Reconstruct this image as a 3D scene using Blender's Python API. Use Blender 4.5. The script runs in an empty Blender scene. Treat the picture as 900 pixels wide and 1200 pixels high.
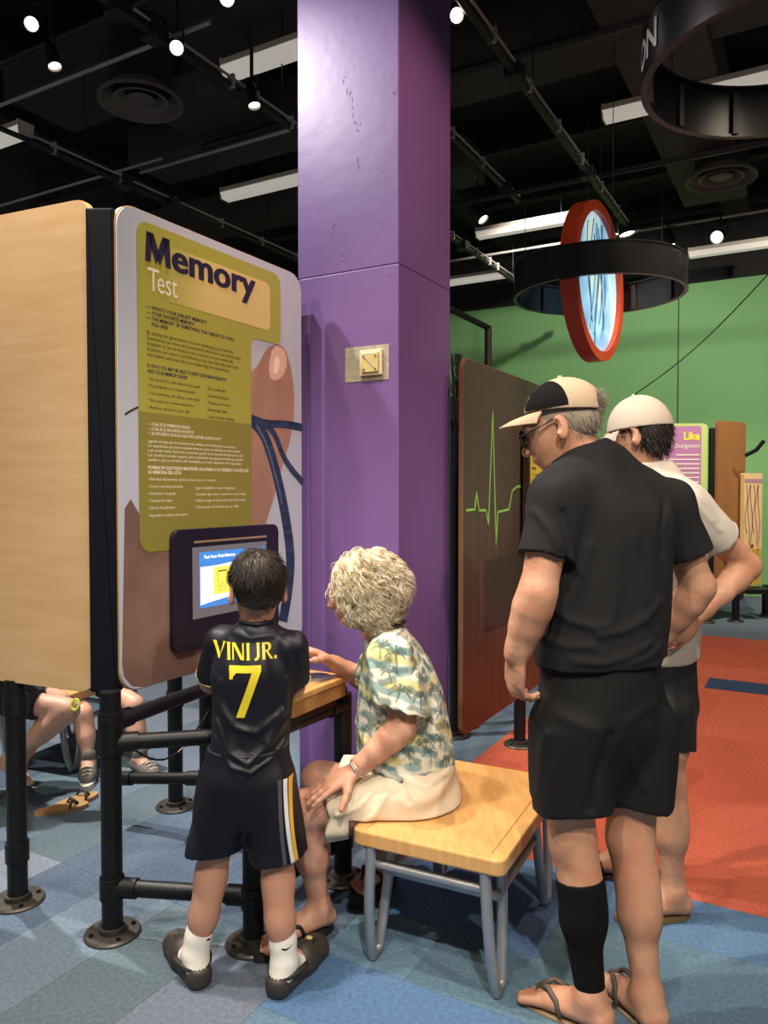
import bpy, bmesh, math, random
import numpy as np
from mathutils import Vector, Matrix
from mathutils.bvhtree import BVHTree
random.seed(7); np.random.seed(7)
S = bpy.context.scene
COL = S.collection
PI = math.pi
def V(*a): return Vector(a[0] if len(a) == 1 else a)

# ------------------------------------------------------------------ camera
CAM_H = 1.45; F = 900.0; PITCH = math.atan(25.0/900.0)
cd = bpy.data.cameras.new('camera'); cam = bpy.data.objects.new('camera', cd); COL.objects.link(cam)
cd.sensor_fit = 'VERTICAL'; cd.sensor_height = 24.0; cd.lens = 24.0*F/1200.0
cd.clip_start = 0.05; cd.clip_end = 100
cam.location = (0, 0, CAM_H); cam.rotation_euler = (PI/2-PITCH, 0, 0)
S.camera = cam
CP, SP = math.cos(PITCH), math.sin(PITCH)
def ray(x, y):
    a = (x-450.0)/F; b = (600.0-y)/F
    return Vector((a, CP+b*SP, b*CP-SP))
def at(x, y, Y):                       # the point at depth Y that was measured at (x, y)
    r = ray(x, y); return Vector((0, 0, CAM_H)) + r*(Y/r.y)
def gp(x, y, h=0.0):                   # the point at height h
    r = ray(x, y); return Vector((0, 0, CAM_H)) + r*((h-CAM_H)/r.z)
def onplane(x, y, o, n):
    r = ray(x, y); c = Vector((0, 0, CAM_H)); return c + r*((o-c).dot(n)/r.dot(n))
# the building's grid: U runs away to the right, W away to the left
TH = math.radians(29.5)
U = Vector((math.sin(TH), math.cos(TH), 0)); W = Vector((-math.cos(TH), math.sin(TH), 0)); Z = Vector((0, 0, 1))

# ------------------------------------------------------------------ view, world
vs = S.view_settings; vs.view_transform = 'Standard'; vs.look = 'None'; vs.gamma = 1.0
vs.use_curve_mapping = False; vs.exposure = 0.27
wd = bpy.data.worlds.new('world'); S.world = wd; wd.use_nodes = True
bg = wd.node_tree.nodes['Background']; bg.inputs[0].default_value = (1.0, 0.93, 0.86, 1); bg.inputs[1].default_value = 0.19

# ------------------------------------------------------------------ track spots (the hall's lamps)
def spot(name, loc, to, e, size=50, col=(1, .86, .68), r=.05, blend=.6):
    l = bpy.data.lights.new(name, 'SPOT'); l.energy = e; l.color = col; l.spot_size = math.radians(size)
    l.spot_blend = blend; l.shadow_soft_size = r
    o = bpy.data.objects.new(name, l); COL.objects.link(o); o.location = loc
    o.rotation_euler = (Vector(to)-Vector(loc)).to_track_quat('-Z', 'Y').to_euler()
    return o
WARM = (1, .84, .64); NEUT = (1, .93, .84)
spot('track_light_panel', (2.6, -1.1, 4.2), (-.55, 2.8, 1.3), 330, 46, WARM)
spot('track_light_column', (-2.03, 2.91, 4.25), (-.1, 3.3, 2.1), 300, 70, (1.0, .92, .95))
spot('track_light_bench', (-.75, 2.35, 4.4), (.15, 2.5, .5), 330, 56, WARM)
spot('track_light_front', (.3, -.9, 4.3), (.1, 2.0, .1), 470, 56, NEUT)
spot('track_light_man', (-.6, .2, 4.2), (.8, 2.3, 1.2), 240, 44, WARM)
spot('track_light_carpet', (3.0, 2.6, 4.4), (2.2, 4.6, 0), 300, 75, WARM)
spot('track_light_carpet_far', (2.6, 5.2, 4.4), (2.8, 6.6, 0), 300, 85, WARM)
spot('track_light_column_side', (1.4, 2.2, 4.3), (.25, 3.4, 2.0), 170, 64, (1, .55, .42))
spot('track_light_wood', (-2.6, .6, 4.2), (-1.2, 2.6, 1.6), 150, 50, WARM)
spot('track_light_left_floor', (-2.6, 4.0, 4.3), (-1.7, 4.0, 0), 950, 75, NEUT)
spot('track_light_left_near', (-1.3, 2.0, 4.3), (-1.0, 2.4, 0), 330, 64, NEUT)
spot('track_light_wall', (1.6, 7.6, 4.4), (2.6, 11.0, 2.3), 300, 95, NEUT)
spot('track_light_wall_right', (5.2, 6.6, 4.4), (5.2, 10.2, 2.2), 310, 95, NEUT)
spot('track_light_far_kiosk', (3.2, 5.6, 4.4), (3.9, 8.7, 1.4), 520, 50, WARM)
spot('track_light_ecg', (2.6, 2.4, 4.3), (.9, 4.2, 1.4), 110, 45, WARM)
spot('track_light_ring', (2.4, 4.0, 4.5), (1.7, 6.0, 3.2), 50, 50, WARM)

# ------------------------------------------------------------------ materials
MATS = {}
def mat(name, col, rough=.6, metal=0.0, noise=0.0, nscale=8.0, bump=0.0, bscale=200.0, emis=None, estr=0.0, spec=.5, col2=None, stretch=None, randobj=None, sheen=0.0, sss=0.0):
    if name in MATS: return MATS[name]
    m = bpy.data.materials.new(name); m.use_nodes = True; nt = m.node_tree; N = nt.nodes; L = nt.links
    b = N['Principled BSDF']
    b.inputs['Base Color'].default_value = (*col, 1); b.inputs['Roughness'].default_value = rough; b.inputs['Metallic'].default_value = metal
    b.inputs['Specular IOR Level'].default_value = spec
    if sheen: b.inputs['Sheen Weight'].default_value = sheen
    if sss:
        b.inputs['Subsurface Weight'].default_value = sss; b.inputs['Subsurface Radius'].default_value = (.012, .005, .003); b.inputs['Subsurface Scale'].default_value = 1.0
    tc = N.new('ShaderNodeTexCoord'); mp = N.new('ShaderNodeMapping'); L.new(tc.outputs['Object'], mp.inputs[0])
    if stretch: mp.inputs['Scale'].default_value = stretch
    csock = None
    if randobj:
        oi = N.new('ShaderNodeObjectInfo'); cr = N.new('ShaderNodeValToRGB'); cr.color_ramp.interpolation = 'CONSTANT'
        e = cr.color_ramp.elements
        while len(e) < len(randobj): e.new(.5)
        for i, c in enumerate(randobj): e[i].position = i/len(randobj); e[i].color = (*c, 1)
        L.new(oi.outputs['Random'], cr.inputs[0]); csock = cr.outputs[0]
    if noise or col2:
        n = N.new('ShaderNodeTexNoise'); n.inputs['Scale'].default_value = nscale; n.inputs['Detail'].default_value = 5; n.inputs['Roughness'].default_value = .6
        L.new(mp.outputs[0], n.inputs['Vector'])
        mx = N.new('ShaderNodeMix'); mx.data_type = 'RGBA'
        if col2:
            cr2 = N.new('ShaderNodeValToRGB'); cr2.color_ramp.elements[0].position = .38; cr2.color_ramp.elements[1].position = .62
            L.new(n.outputs['Fac'], cr2.inputs[0]); L.new(cr2.outputs[0], mx.inputs[0])
            mx.inputs[7].default_value = (*col2, 1)
            if csock: L.new(csock, mx.inputs[6])
            else: mx.inputs[6].default_value = (*col, 1)
        else:
            mx.blend_type = 'MULTIPLY'; mx.inputs[0].default_value = noise
            cr2 = N.new('ShaderNodeValToRGB'); cr2.color_ramp.elements[0].position = .3; cr2.color_ramp.elements[1].position = .7
            cr2.color_ramp.elements[0].color = (.35, .35, .35, 1)
            L.new(n.outputs['Fac'], cr2.inputs[0]); L.new(cr2.outputs[0], mx.inputs[7])
            if csock: L.new(csock, mx.inputs[6])
            else: mx.inputs[6].default_value = (*col, 1)
        csock = mx.outputs[2]
    if csock: L.new(csock, b.inputs['Base Color'])
    if bump:
        n2 = N.new('ShaderNodeTexNoise'); n2.inputs['Scale'].default_value = bscale; n2.inputs['Detail'].default_value = 3
        L.new(mp.outputs[0], n2.inputs['Vector'])
        bp = N.new('ShaderNodeBump'); bp.inputs['Strength'].default_value = bump; bp.inputs['Distance'].default_value = .004
        L.new(n2.outputs['Fac'], bp.inputs['Height']); L.new(bp.outputs[0], b.inputs['Normal'])
    if emis:
        b.inputs['Emission Color'].default_value = (*emis, 1); b.inputs['Emission Strength'].default_value = estr
    MATS[name] = m; return m
def srgb(r, g, b):
    f = lambda c: ((c/255.0)/12.92 if c/255.0 <= .04045 else ((c/255.0+.055)/1.055)**2.4)
    return (f(r), f(g), f(b))

# ------------------------------------------------------------------ mesh helpers
class MB:
    def __init__(s): s.v = []; s.f = []
    def add(s, vs, fs):
        k = len(s.v); s.v += [tuple(q) for q in vs]; s.f += [tuple(i+k for i in f) for f in fs]
    def box(s, c, x, y, z, ax=None):                         # full sizes, oriented by ax
        X, Y, Zz = ax or (V(1, 0, 0), V(0, 1, 0), V(0, 0, 1)); c = V(c)
        P = [c+X*(x/2*i)+Y*(y/2*j)+Zz*(z/2*k) for i in (-1, 1) for j in (-1, 1) for k in (-1, 1)]
        s.add(P, [(0, 1, 3, 2), (4, 6, 7, 5), (0, 4, 5, 1), (2, 3, 7, 6), (0, 2, 6, 4), (1, 5, 7, 3)]); return s
    def cyl(s, a, b, r, n=14, r2=None):
        a, b = V(a), V(b); d = (b-a).normalized(); x = d.orthogonal().normalized(); y = d.cross(x); r2 = r if r2 is None else r2
        P = [a+(x*math.cos(2*PI*i/n)+y*math.sin(2*PI*i/n))*r for i in range(n)]+[b+(x*math.cos(2*PI*i/n)+y*math.sin(2*PI*i/n))*r2 for i in range(n)]
        s.add(P, [tuple(range(n-1, -1, -1)), tuple(range(n, 2*n))]+[(i, (i+1) % n, n+(i+1) % n, n+i) for i in range(n)]); return s
    def tube(s, pts, r, n=10, closed=False):
        pts = [V(p) for p in pts]; m = len(pts); rings = []
        rr = r if isinstance(r, (list, tuple)) else [r]*m
        x = None
        for i in range(m):
            a = pts[(i-1) % m] if (closed or i > 0) else pts[i]; b = pts[(i+1) % m] if (closed or i < m-1) else pts[i]
            d = (b-a).normalized()
            x = (x - d*x.dot(d)).normalized() if x is not None and (x - d*x.dot(d)).length > 1e-5 else d.orthogonal().normalized()
            y = d.cross(x); rings.append([pts[i]+(x*math.cos(2*PI*k/n)+y*math.sin(2*PI*k/n))*rr[i] for k in range(n)])
        P = [p for q in rings for p in q]; fs = []
        for i in range(m if closed else m-1):
            j = (i+1) % m
            fs += [(i*n+k, i*n+(k+1) % n, j*n+(k+1) % n, j*n+k) for k in range(n)]
        if not closed: fs += [tuple(range(n-1, -1, -1)), tuple(range((m-1)*n, m*n))]
        s.add(P, fs); return s
    def prism(s, pts2, o, x, y, n, t):                       # polygon in the plane (o,x,y), n = face normal, t = thickness behind the face
        m = len(pts2); A = [o+x*p[0]+y*p[1] for p in pts2]; B = [p-n*t for p in A]
        s.add(A+B, [tuple(range(m)), tuple(range(2*m-1, m-1, -1))]+[(i, m+i, m+(i+1) % m, (i+1) % m) for i in range(m)]); return s
    def band(s, c, r, h, t, n=64):                           # a hoop: outer radius r, height h, thickness t
        P = []
        for i in range(n):
            a = 2*PI*i/n; d = V(math.cos(a), math.sin(a), 0)
            P += [c+d*r, c+d*r+Z*h, c+d*(r-t)+Z*h, c+d*(r-t)]
        s.add(P, [(4*i+k, 4*((i+1) % n)+k, 4*((i+1) % n)+(k+1) % 4, 4*i+(k+1) % 4) for i in range(n) for k in range(4)]); return s
    def lathe(s, c, ax, prof, n=40):                         # prof = [(radius, along)], revolved about ax
        ax = V(ax).normalized(); x = ax.orthogonal().normalized(); y = ax.cross(x); m = len(prof); P = []
        for i in range(n):
            d = x*math.cos(2*PI*i/n)+y*math.sin(2*PI*i/n)
            P += [V(c)+d*r+ax*h for r, h in prof]
        s.add(P, [(i*m+k, ((i+1) % n)*m+k, ((i+1) % n)*m+k+1, i*m+k+1) for i in range(n) for k in range(m-1)]); return s
    def build(s, name, m, parent=None, smooth=False, bevel=0.0):
        me = bpy.data.meshes.new(name); me.from_pydata(s.v, [], s.f); me.validate()
        bm = bmesh.new(); bm.from_mesh(me); bmesh.ops.recalc_face_normals(bm, faces=bm.faces)
        if bevel:
            ed = [e for e in bm.edges if len(e.link_faces) == 2 and e.calc_face_angle() > .6]
            bmesh.ops.bevel(bm, geom=ed, offset=bevel, segments=2, affect='EDGES', profile=.5)
        bm.to_mesh(me); bm.free()
        return link(name, me, m, parent, smooth)
def link(name, me, m, parent=None, smooth=False):
    o = bpy.data.objects.new(name, me); COL.objects.link(o)
    if m and not me.materials: me.materials.append(m)
    if smooth: smooth_mesh(me, smooth)
    if parent: put(o, parent)
    return o
def smooth_mesh(me, ang=True):
    me.polygons.foreach_set('use_smooth', [True]*len(me.polygons))
    if ang is not True:
        bm = bmesh.new(); bm.from_mesh(me)
        for e in bm.edges:
            if len(e.link_faces) == 2 and e.calc_face_angle() > ang: e.smooth = False
        bm.to_mesh(me); bm.free()
ROOTLOC = {}
def put(o, parent):
    o.parent = parent          # meshes are built in world coordinates; only root empties carry a location
    o.matrix_parent_inverse = Matrix.Translation(-parent.location) if parent.parent is None else Matrix.Identity(4)
def tag(o, label=None, cat=None, group=None, kind=None):
    if label: o['label'] = label
    if cat: o['category'] = cat
    if group: o['group'] = group
    if kind: o['kind'] = kind
    return o
def empty(name, loc, label=None, cat=None, group=None):
    o = bpy.data.objects.new(name, None); COL.objects.link(o); o.location = loc; o.empty_display_size = .1
    return tag(o, label, cat, group)
def rrect(x0, y0, x1, y1, r, n=6):
    rs = r if isinstance(r, (list, tuple)) else [r]*4          # bl, br, tr, tl
    P = []
    for (cx, cy, a0), q in zip(((x0, y0, PI), (x1, y0, 1.5*PI), (x1, y1, 0), (x0, y1, .5*PI)), rs):
        sx = 1 if cx == x0 else -1; sy = 1 if cy == y0 else -1
        if q <= 0: P.append((cx, cy)); continue
        for i in range(n+1):
            a = a0+.5*PI*i/n; P.append((cx+sx*q+q*math.cos(a), cy+sy*q+q*math.sin(a)))
    return P
def text_geo(body, bold=0.0, shear=0.0, space=1.0):
    c = bpy.data.curves.new('t', 'FONT'); c.body = body; c.size = 1.0; c.offset = bold; c.shear = shear; c.space_character = space; c.resolution_u = 3
    o = bpy.data.objects.new('t', c); COL.objects.link(o)
    dg = bpy.context.evaluated_depsgraph_get(); me = bpy.data.meshes.new_from_object(o.evaluated_get(dg))
    vs = [(v.co.x, v.co.y) for v in me.vertices]; fs = [tuple(p.vertices) for p in me.polygons]
    bpy.data.objects.remove(o); bpy.data.curves.remove(c); bpy.data.meshes.remove(me)
    return vs, fs
def text_into(mb, body, o, x, y, n, x0, y0, cap, width=None, bold=0.0, shear=0.0, lift=.0012, align='L'):
    vs, fs = text_geo(body, bold, shear)
    if not vs: return
    xa = min(v[0] for v in vs); xb = max(v[0] for v in vs); sy = cap/.70
    sx = (width/(xb-xa)) if width else sy
    off = 0 if align == 'L' else -(xb-xa)*sx*(1 if align == 'R' else .5)
    mb.add([o+x*(x0+off+(v[0]-xa)*sx)+y*(y0+v[1]*sy)+n*lift for v in vs], fs)

# ------------------------------------------------------------------ shared materials
M_black = mat('black_powder_coat', (.0045, .005, .006), .48, bump=.08, bscale=120, spec=.3)
M_blackgloss = mat('black_gloss', (.006, .006, .007), .2)
M_steelplate = mat('worn_base_plate', (.10, .09, .08), .45, .7, noise=.5, nscale=30)
M_maple = mat('maple_veneer', srgb(204, 170, 126), .42, col2=srgb(196, 160, 114), nscale=3.0, stretch=(1, 1, 9))
M_mapleedge = mat('maple_edge', srgb(186, 142, 88), .5, noise=.3, nscale=60)
M_desk = mat('desk_maple', srgb(206, 158, 98), .35, col2=srgb(196, 146, 86), nscale=4.0, stretch=(2, 14, 2))
M_alu = mat('brushed_steel_tube', (.40, .42, .45), .42, .65, noise=.15, nscale=40)
M_duct = mat('dark_duct', (.055, .046, .040), .8, noise=.3, nscale=3)
M_beam = mat('dark_beam', (.016, .014, .013), .9)
M_pipe = mat('dark_conduit', (.035, .033, .032), .5, .5)
M_pipe_l = mat('galvanised_conduit', (.42, .40, .38), .45, .3)
M_vent = mat('dark_vent', (.15, .13, .11), .6)
# ================================================================== structure
# floor: base slab with carpet planks as its pieces
M_base = mat('carpet_base', srgb(98, 114, 134), .95, noise=.4, nscale=60, bump=.4, bscale=300)
fl = MB().box((0, 8, -.054), 26, 24, .1).build('floor', M_base); tag(fl, 'blue and red patterned carpet floor of the exhibit hall', 'floor', kind='structure')
CB = dict(rough=.95, noise=.55, nscale=70, bump=.5, bscale=260, spec=.15)
M_blue = mat('blue_carpet', (1, 1, 1), randobj=[srgb(100, 132, 162), srgb(92, 124, 158), srgb(106, 138, 162), srgb(96, 124, 144), srgb(88, 120, 160)], **CB)
M_grey = mat('blue_grey_carpet', (1, 1, 1), randobj=[srgb(102, 118, 134), srgb(92, 108, 118), srgb(108, 118, 134), srgb(98, 120, 130), srgb(122, 132, 146), srgb(86, 102, 122)], **CB)
M_red = mat('red_carpet', (1, 1, 1), randobj=[srgb(190, 94, 72), srgb(186, 91, 70), srgb(193, 98, 76)], **CB)
M_navy = mat('navy_carpet', srgb(52, 70, 104), **CB)
def uw(p): p = V(p[0], p[1], 0); return p.dot(U), p.dot(W)
def fw(u, w, z=0): return U*u + W*w + Z*z
red_w = uw(gp(802, 1052))[0]           # the red zone starts at this distance along U ...
red_l = uw(gp(552, 893))[1]            # ... and lies right of this line
red_far = uw(gp(830, 745))[0]
pw, pl = .30, .92
meshes = {}
def plank(u0, u1, w0, w1, m):
    key = (round(u1-u0, 4), round(w1-w0, 4), m.name)
    if key not in meshes:
        g = .0002; a, b = (u1-u0)/2-g, (w1-w0)/2-g; h = .004; e = .0005
        P = [U*(a*i)+W*(b*j)-Z*h for i, j in ((-1, -1), (1, -1), (1, 1), (-1, 1))]+[U*((a-e)*i)+W*((b-e)*j) for i, j in ((-1, -1), (1, -1), (1, 1), (-1, 1))]
        me = bpy.data.meshes.new('carpet_tile'); me.from_pydata(P, [], [(3, 2, 1, 0), (4, 5, 6, 7), (0, 1, 5, 4), (1, 2, 6, 5), (2, 3, 7, 6), (3, 0, 4, 7)]); me.materials.append(m); meshes[key] = me
    o = bpy.data.objects.new('carpet_tile', meshes[key]); COL.objects.link(o); o.location = fw((u0+u1)/2, (w0+w1)/2); o.parent = fl
def visible(u, w):
    p = fw(u, w); return p.y > 1.5 and abs(p.x) < p.y*.5+.9 and p.y < 9.5
# blue planks run along W on the near side, grey-blue ones beyond the kiosk
wB = 1.35
u = red_w; i = 0
while u > .4:
    w = wB+(i % 3)*.31
    while w > -3.8:
        w1 = min(w, wB)
        if w1-(w-pl) > .05 and visible(u-pw/2, w-pl/2): plank(u-pw, u, w-pl, w1, M_blue)
        w -= pl
    u -= pw; i += 1
for k in range(-3, 4):
    u0 = red_w+k*pl; w = wB if k < 0 else red_l
    while w < 5.4:
        if visible(u0+pl/2, w+.15): plank(u0, u0+pl, w, w+.30, M_grey)
        w += .30
u0 = red_w
while u0 < red_far-.2:
    w = red_l-1.0
    u1 = min(u0+1.0, red_far)
    while w > -6.5:
        if visible(u0+.5, w+.5): plank(u0, u1, w, w+1.0, M_red)
        w -= 1.0
    u0 += 1.0
c = gp(880, 806); cu, cw = uw(c)
o = MB().prism([(-.17, -.7), (.17, -.7), (.17, .30), (-.17, .30)], fw(cu, cw, .0025), U, W, Z, .003).build('navy_carpet_tile', M_navy, fl)

# ceiling deck and its beams
ceil = MB().box((0, 8, 5.55), 26, 24, .1).build('ceiling', mat('black_ceiling', (.006, .006, .006), .9)); tag(ceil, 'black painted ceiling deck high above the hall', 'ceiling', kind='structure')
for k in range(9):
    p = fw(2.2+k*1.5, 0, 5.35); MB().box(p, .16, 18, .3, (U, W, Z)).build('ceiling_beam', M_beam, ceil)
for k in range(-3, 3):
    p = fw(7, k*3.1+1.0, 5.2); MB().box(p, 18, .3, .14, (U, W, Z)).build('ceiling_girder', M_beam, ceil)

# far green wall, running along W
M_green = mat('green_wall_paint', srgb(120, 172, 108), .7, noise=.08, nscale=2)
wo = gp(896, 700); WD = wo.dot(U)
wall = MB().box(fw(WD+.1, 1.5, 2.18), .2, 21, 4.36, (U, W, Z)).build('wall_back', M_green); tag(wall, 'bright green painted wall at the back of the hall', 'wall', kind='structure')
q = onplane(795, 400, fw(WD, 0), U); MB().box(fw(WD-.002, q.dot(W), 2.18), .006, .014, 4.36, (U, W, Z)).build('panel_seam', M_black, wall)
band = MB().box(fw(WD+.06, 1.5, 5.0), .1, 21, 1.3, (U, W, Z)).build('trim_1', M_beam); tag(band, 'black band between green wall and ceiling', 'trim', kind='structure')

# purple column (square, on the building's grid)
M_purple = mat('purple_paint', srgb(108, 80, 138), .42, noise=.10, nscale=3, bump=.25, bscale=14)
ZC = 3.25; near = V(.0189*ZC, ZC, 0); sd = .1595*ZC
colroot = empty('column', near+U*(sd/2)+W*(sd/2)); tag(colroot, 'square purple painted column in the middle of the hall', 'column', kind='structure')
cc = near+U*(sd/2)+W*(sd/2); zs = at(467, 308, ZC).z
MB().box(cc+Z*(zs/2), sd, sd, zs-.003, (U, W, Z)).build('lower_casing', M_purple, colroot, bevel=.004)
MB().box(cc+Z*((zs+5.5)/2), sd, sd, 5.5-zs, (U, W, Z)).build('upper_casing', M_purple, colroot, bevel=.004)
M_crack = mat('chipped_paint', srgb(146, 112, 190), .5)
# raised paint wrinkles and chips
mb = MB(); rng = random.Random(3)
for (px, py) in [(404, 95), (408, 110), (412, 122), (415, 140), (420, 150), (458, 90), (460, 105), (418, 190), (396, 260), (390, 270), (400, 300), (440, 335), (455, 322), (378, 842), (384, 858), (390, 848), (402, 300), (398, 345), (404, 358)]:
    for k in range(2):
        p = onplane(px+rng.uniform(-3, 3), py+rng.uniform(-5, 5), near, U); l = rng.uniform(.008, .022); a = rng.uniform(-.9, .9)
        d = W*math.sin(a)+Z*math.cos(a); e = W*math.cos(a)-Z*math.sin(a)
        mb.add([p-d*l, p+e*.003-U*.0002, p+d*l, p-e*.003-U*.0005, p-U*.0012], [(0, 1, 4), (1, 2, 4), (2, 3, 4), (3, 0, 4)])
mb.build('paint_chips', M_purple, colroot)
# strobe plate on the column
sp = onplane(430, 426, near, U); wd_ = abs((onplane(404, 426, near, U)-onplane(455, 426, near, U)).length)
st = empty('wall_strobe', sp-Z*.08, 'small beige square alarm plate fixed on the purple column', 'alarm plate')
M_cream = mat('cream_plastic', srgb(206, 196, 160), .45); M_bare = mat('bare_patch', srgb(170, 164, 146), .7, noise=.6, nscale=40)
h_ = .150
MB().prism(rrect(-wd_/2, -h_/2, wd_/2, h_/2, .002), sp-U*.002, -W, Z, -U, .002).build('unpainted_patch', M_bare, st)
cx = wd_*.12
MB().prism(rrect(cx-.055, -.055, cx+.055, .055, .006), sp-U*.016, -W, Z, -U, .014).build('back_box', M_cream, st, bevel=.003)
MB().prism(rrect(cx-.042, -.042, cx+.042, .042, .004), sp-U*.024, -W, Z, -U, .008).build('cover_plate', mat('cover_plate', srgb(190, 176, 120), .3), st, bevel=.002)
mb = MB(); a = sp-U*.026-W*(cx-.03)+Z*.03; b = sp-U*.026-W*(cx+.03)-Z*.03
mb.tube([a, b], .0022, 6)
mb.build('diagonal_groove', M_bare, st)
for i in (-1, 1):
    for j in (-1, 1):
        p = sp-U*.024-W*(cx+.028*i)+Z*.028*j; MB().cyl(p, p-U*.006, .006, 10, .004).build('screw', mat('screw', (.5, .48, .4), .3, .8), st, smooth=.6)

# ================================================================== kiosk builder bits
def post(root, p, top, r=.0335, plate=True, collars=()):
    p = V(p[0], p[1], 0); o = MB().cyl(p+Z*.008, p+Z*top, r, 20).build('post', M_black, root, smooth=.6)
    if plate:
        MB().lathe(p, Z, [(0, .012), (r*1.25, .012), (r*1.35, .03), (r*1.02, .03), (r*1.02, .012), (.085, .012), (.09, .006), (.09, 0), (0, 0)], 28).build('base_plate', M_steelplate, o, smooth=.5)
        for k in range(4):
            a = k*PI/2+.6; q = p+V(math.cos(a), math.sin(a), 0)*.068
            MB().cyl(q+Z*.012, q+Z*.018, .008, 6).build('bolt', M_blackgloss, o)
    for h in collars:
        MB().cyl(p+Z*(h-.035), p+Z*(h+.035), r+.006, 20).build('collar', M_black, o, smooth=.6)
        q = p-V(0, 1, 0)*(r+.004)+Z*h; MB().cyl(q, q-V(0, .006, 0), .005, 8).build('set_screw', M_blackgloss, o)
    return o
def rail(root, a, b, r=.0265, ends=True, name='rail'):
    a, b = V(a), V(b); o = MB().cyl(a, b, r, 18).build(name, M_black, root, smooth=.6); d = (b-a).normalized()
    if ends:
        for e, sgn in ((a, 1), (b, -1)): MB().cyl(e, e+d*sgn*.085, r+.006, 18).build('collar', M_black, o, smooth=.6)
    return o

# ------------------------------------------------------------------ memory test kiosk
kr = empty('exhibit_kiosk', (-.9, 2.6, 0), 'black pipe framed memory test kiosk with printed graphic panel and maple back', 'kiosk')
P1 = gp(132, 1094); PL = gp(21, 1056); P3 = gp(297, 1106); P4 = gp(402, 1030)
for p in (P1, PL, P3, P4): p.z = 0
po = V(-.861, 2.5, 0); pn = -W                                     # memory panel: origin at its left end, facing -W
def T(x, y): q = onplane(x, y, po, pn); return ((q-po).dot(U), q.z)
PWID = T(353, 400)[0]; ptop = 2.385; pbot = .785
M_panelgrey = mat('panel_pale_print', srgb(176, 186, 202), .35)
M_olive = mat('olive_print', srgb(158, 158, 66), .4); M_olive2 = mat('olive_dark_print', srgb(130, 126, 56), .4); M_creamp = mat('pale_yellow_print', srgb(206, 188, 120), .4)
_nt = M_creamp.node_tree; _tc = _nt.nodes.new('ShaderNodeTexCoord'); _dp = _nt.nodes.new('ShaderNodeVectorMath'); _dp.operation = 'DOT_PRODUCT'; _dp.inputs[1].default_value = U; _nt.links.new(_tc.outputs['Object'], _dp.inputs[0])
_mr = _nt.nodes.new('ShaderNodeMapRange'); _mr.inputs[1].default_value = po.dot(U)+.19; _mr.inputs[2].default_value = po.dot(U)+.42; _nt.links.new(_dp.outputs['Value'], _mr.inputs[0]); _cr = _nt.nodes.new('ShaderNodeValToRGB'); _cr.color_ramp.elements[0].color = (*srgb(158, 158, 66), 1); _cr.color_ramp.elements[1].color = (*srgb(206, 188, 120), 1)
_nt.links.new(_mr.outputs[0], _cr.inputs[0]); _nt.links.new(_cr.outputs[0], _nt.nodes['Principled BSDF'].inputs['Base Color'])
M_ink = mat('navy_ink', srgb(36, 30, 60), .4); M_whitep = mat('white_ink', srgb(228, 224, 206), .4); M_darkink = mat('dark_ink', srgb(52, 46, 30), .5)
panel = MB().prism(rrect(0, pbot, PWID, ptop, .075, 8), po, U, Z, pn, .03).build('graphic_panel', M_panelgrey, kr)
edge = MB().prism(rrect(-.004, pbot-.004, PWID+.004, ptop+.004, .078, 8), po-pn*.006, U, Z, pn, .018).build('plywood_edge', M_mapleedge, panel)
def flat(name, pts, m, lift, parent=panel):
    return MB().prism(pts, po+pn*lift, U, Z, pn, .0006).build(name, m, parent)
def smoothpoly(pts, it=2):
    for _ in range(it):
        q = []
        for i in range(len(pts)):
            a, b = pts[i], pts[(i+1) % len(pts)]; q += [(a[0]*.75+b[0]*.25, a[1]*.75+b[1]*.25), (a[0]*.25+b[0]*.75, a[1]*.25+b[1]*.75)]
        pts = q
    return pts
M_skinp = mat('printed_skin', srgb(172, 134, 116), .42, col2=srgb(152, 116, 100), nscale=5, stretch=(1, 1, .4))
M_skinp2 = mat('printed_hand_skin', srgb(128, 104, 94), .42, col2=srgb(110, 86, 78), nscale=4)
M_nail = mat('printed_nail', srgb(214, 176, 160), .35); M_nail2 = mat('printed_nail_shine', srgb(232, 214, 204), .35)
M_ribbon = mat('printed_ribbon', srgb(48, 66, 96), .4, col2=srgb(26, 40, 66), nscale=12, stretch=(1, 1, 5)); M_ribl = mat('printed_ribbon_light', srgb(78, 102, 134), .4)
# the hand photograph: lower hand area, then the thumb
hb = pbot+.002
hand = [T(146, 596), T(153, 585), T(172, 618), T(230, 640), T(290, 655), T(300, 610), (T(318, 640)[0], 1.2), (T(316, 700)[0], 1.0), (T(300, 750)[0], .95), (T(290, 780)[0], hb), (.09, hb), (.045, hb+.012), (.012, hb+.05), (.004, hb+.09)]
flat('hand_print', hand, M_skinp2, .0010)
th = [T(322, 403), T(331, 405), T(338, 418), T(344, 450), T(345, 485), T(340, 515), T(331, 545), T(322, 580), T(312, 610), T(300, 660), T(270, 660), T(270, 560), T(283, 440), T(296, 435), T(304, 425), T(312, 408)]
flat('thumb_print', smoothpoly(th, 2), M_skinp, .0013)
flat('thumbnail_print', smoothpoly([T(320, 404), T(332, 408), T(337, 424), T(331, 443), T(317, 447), T(314, 430)], 1), M_nail, .0017)
flat('thumbnail_shine', smoothpoly([T(322, 416), T(328, 420), T(326, 436), T(319, 440)]), M_nail2, .0021)
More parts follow.
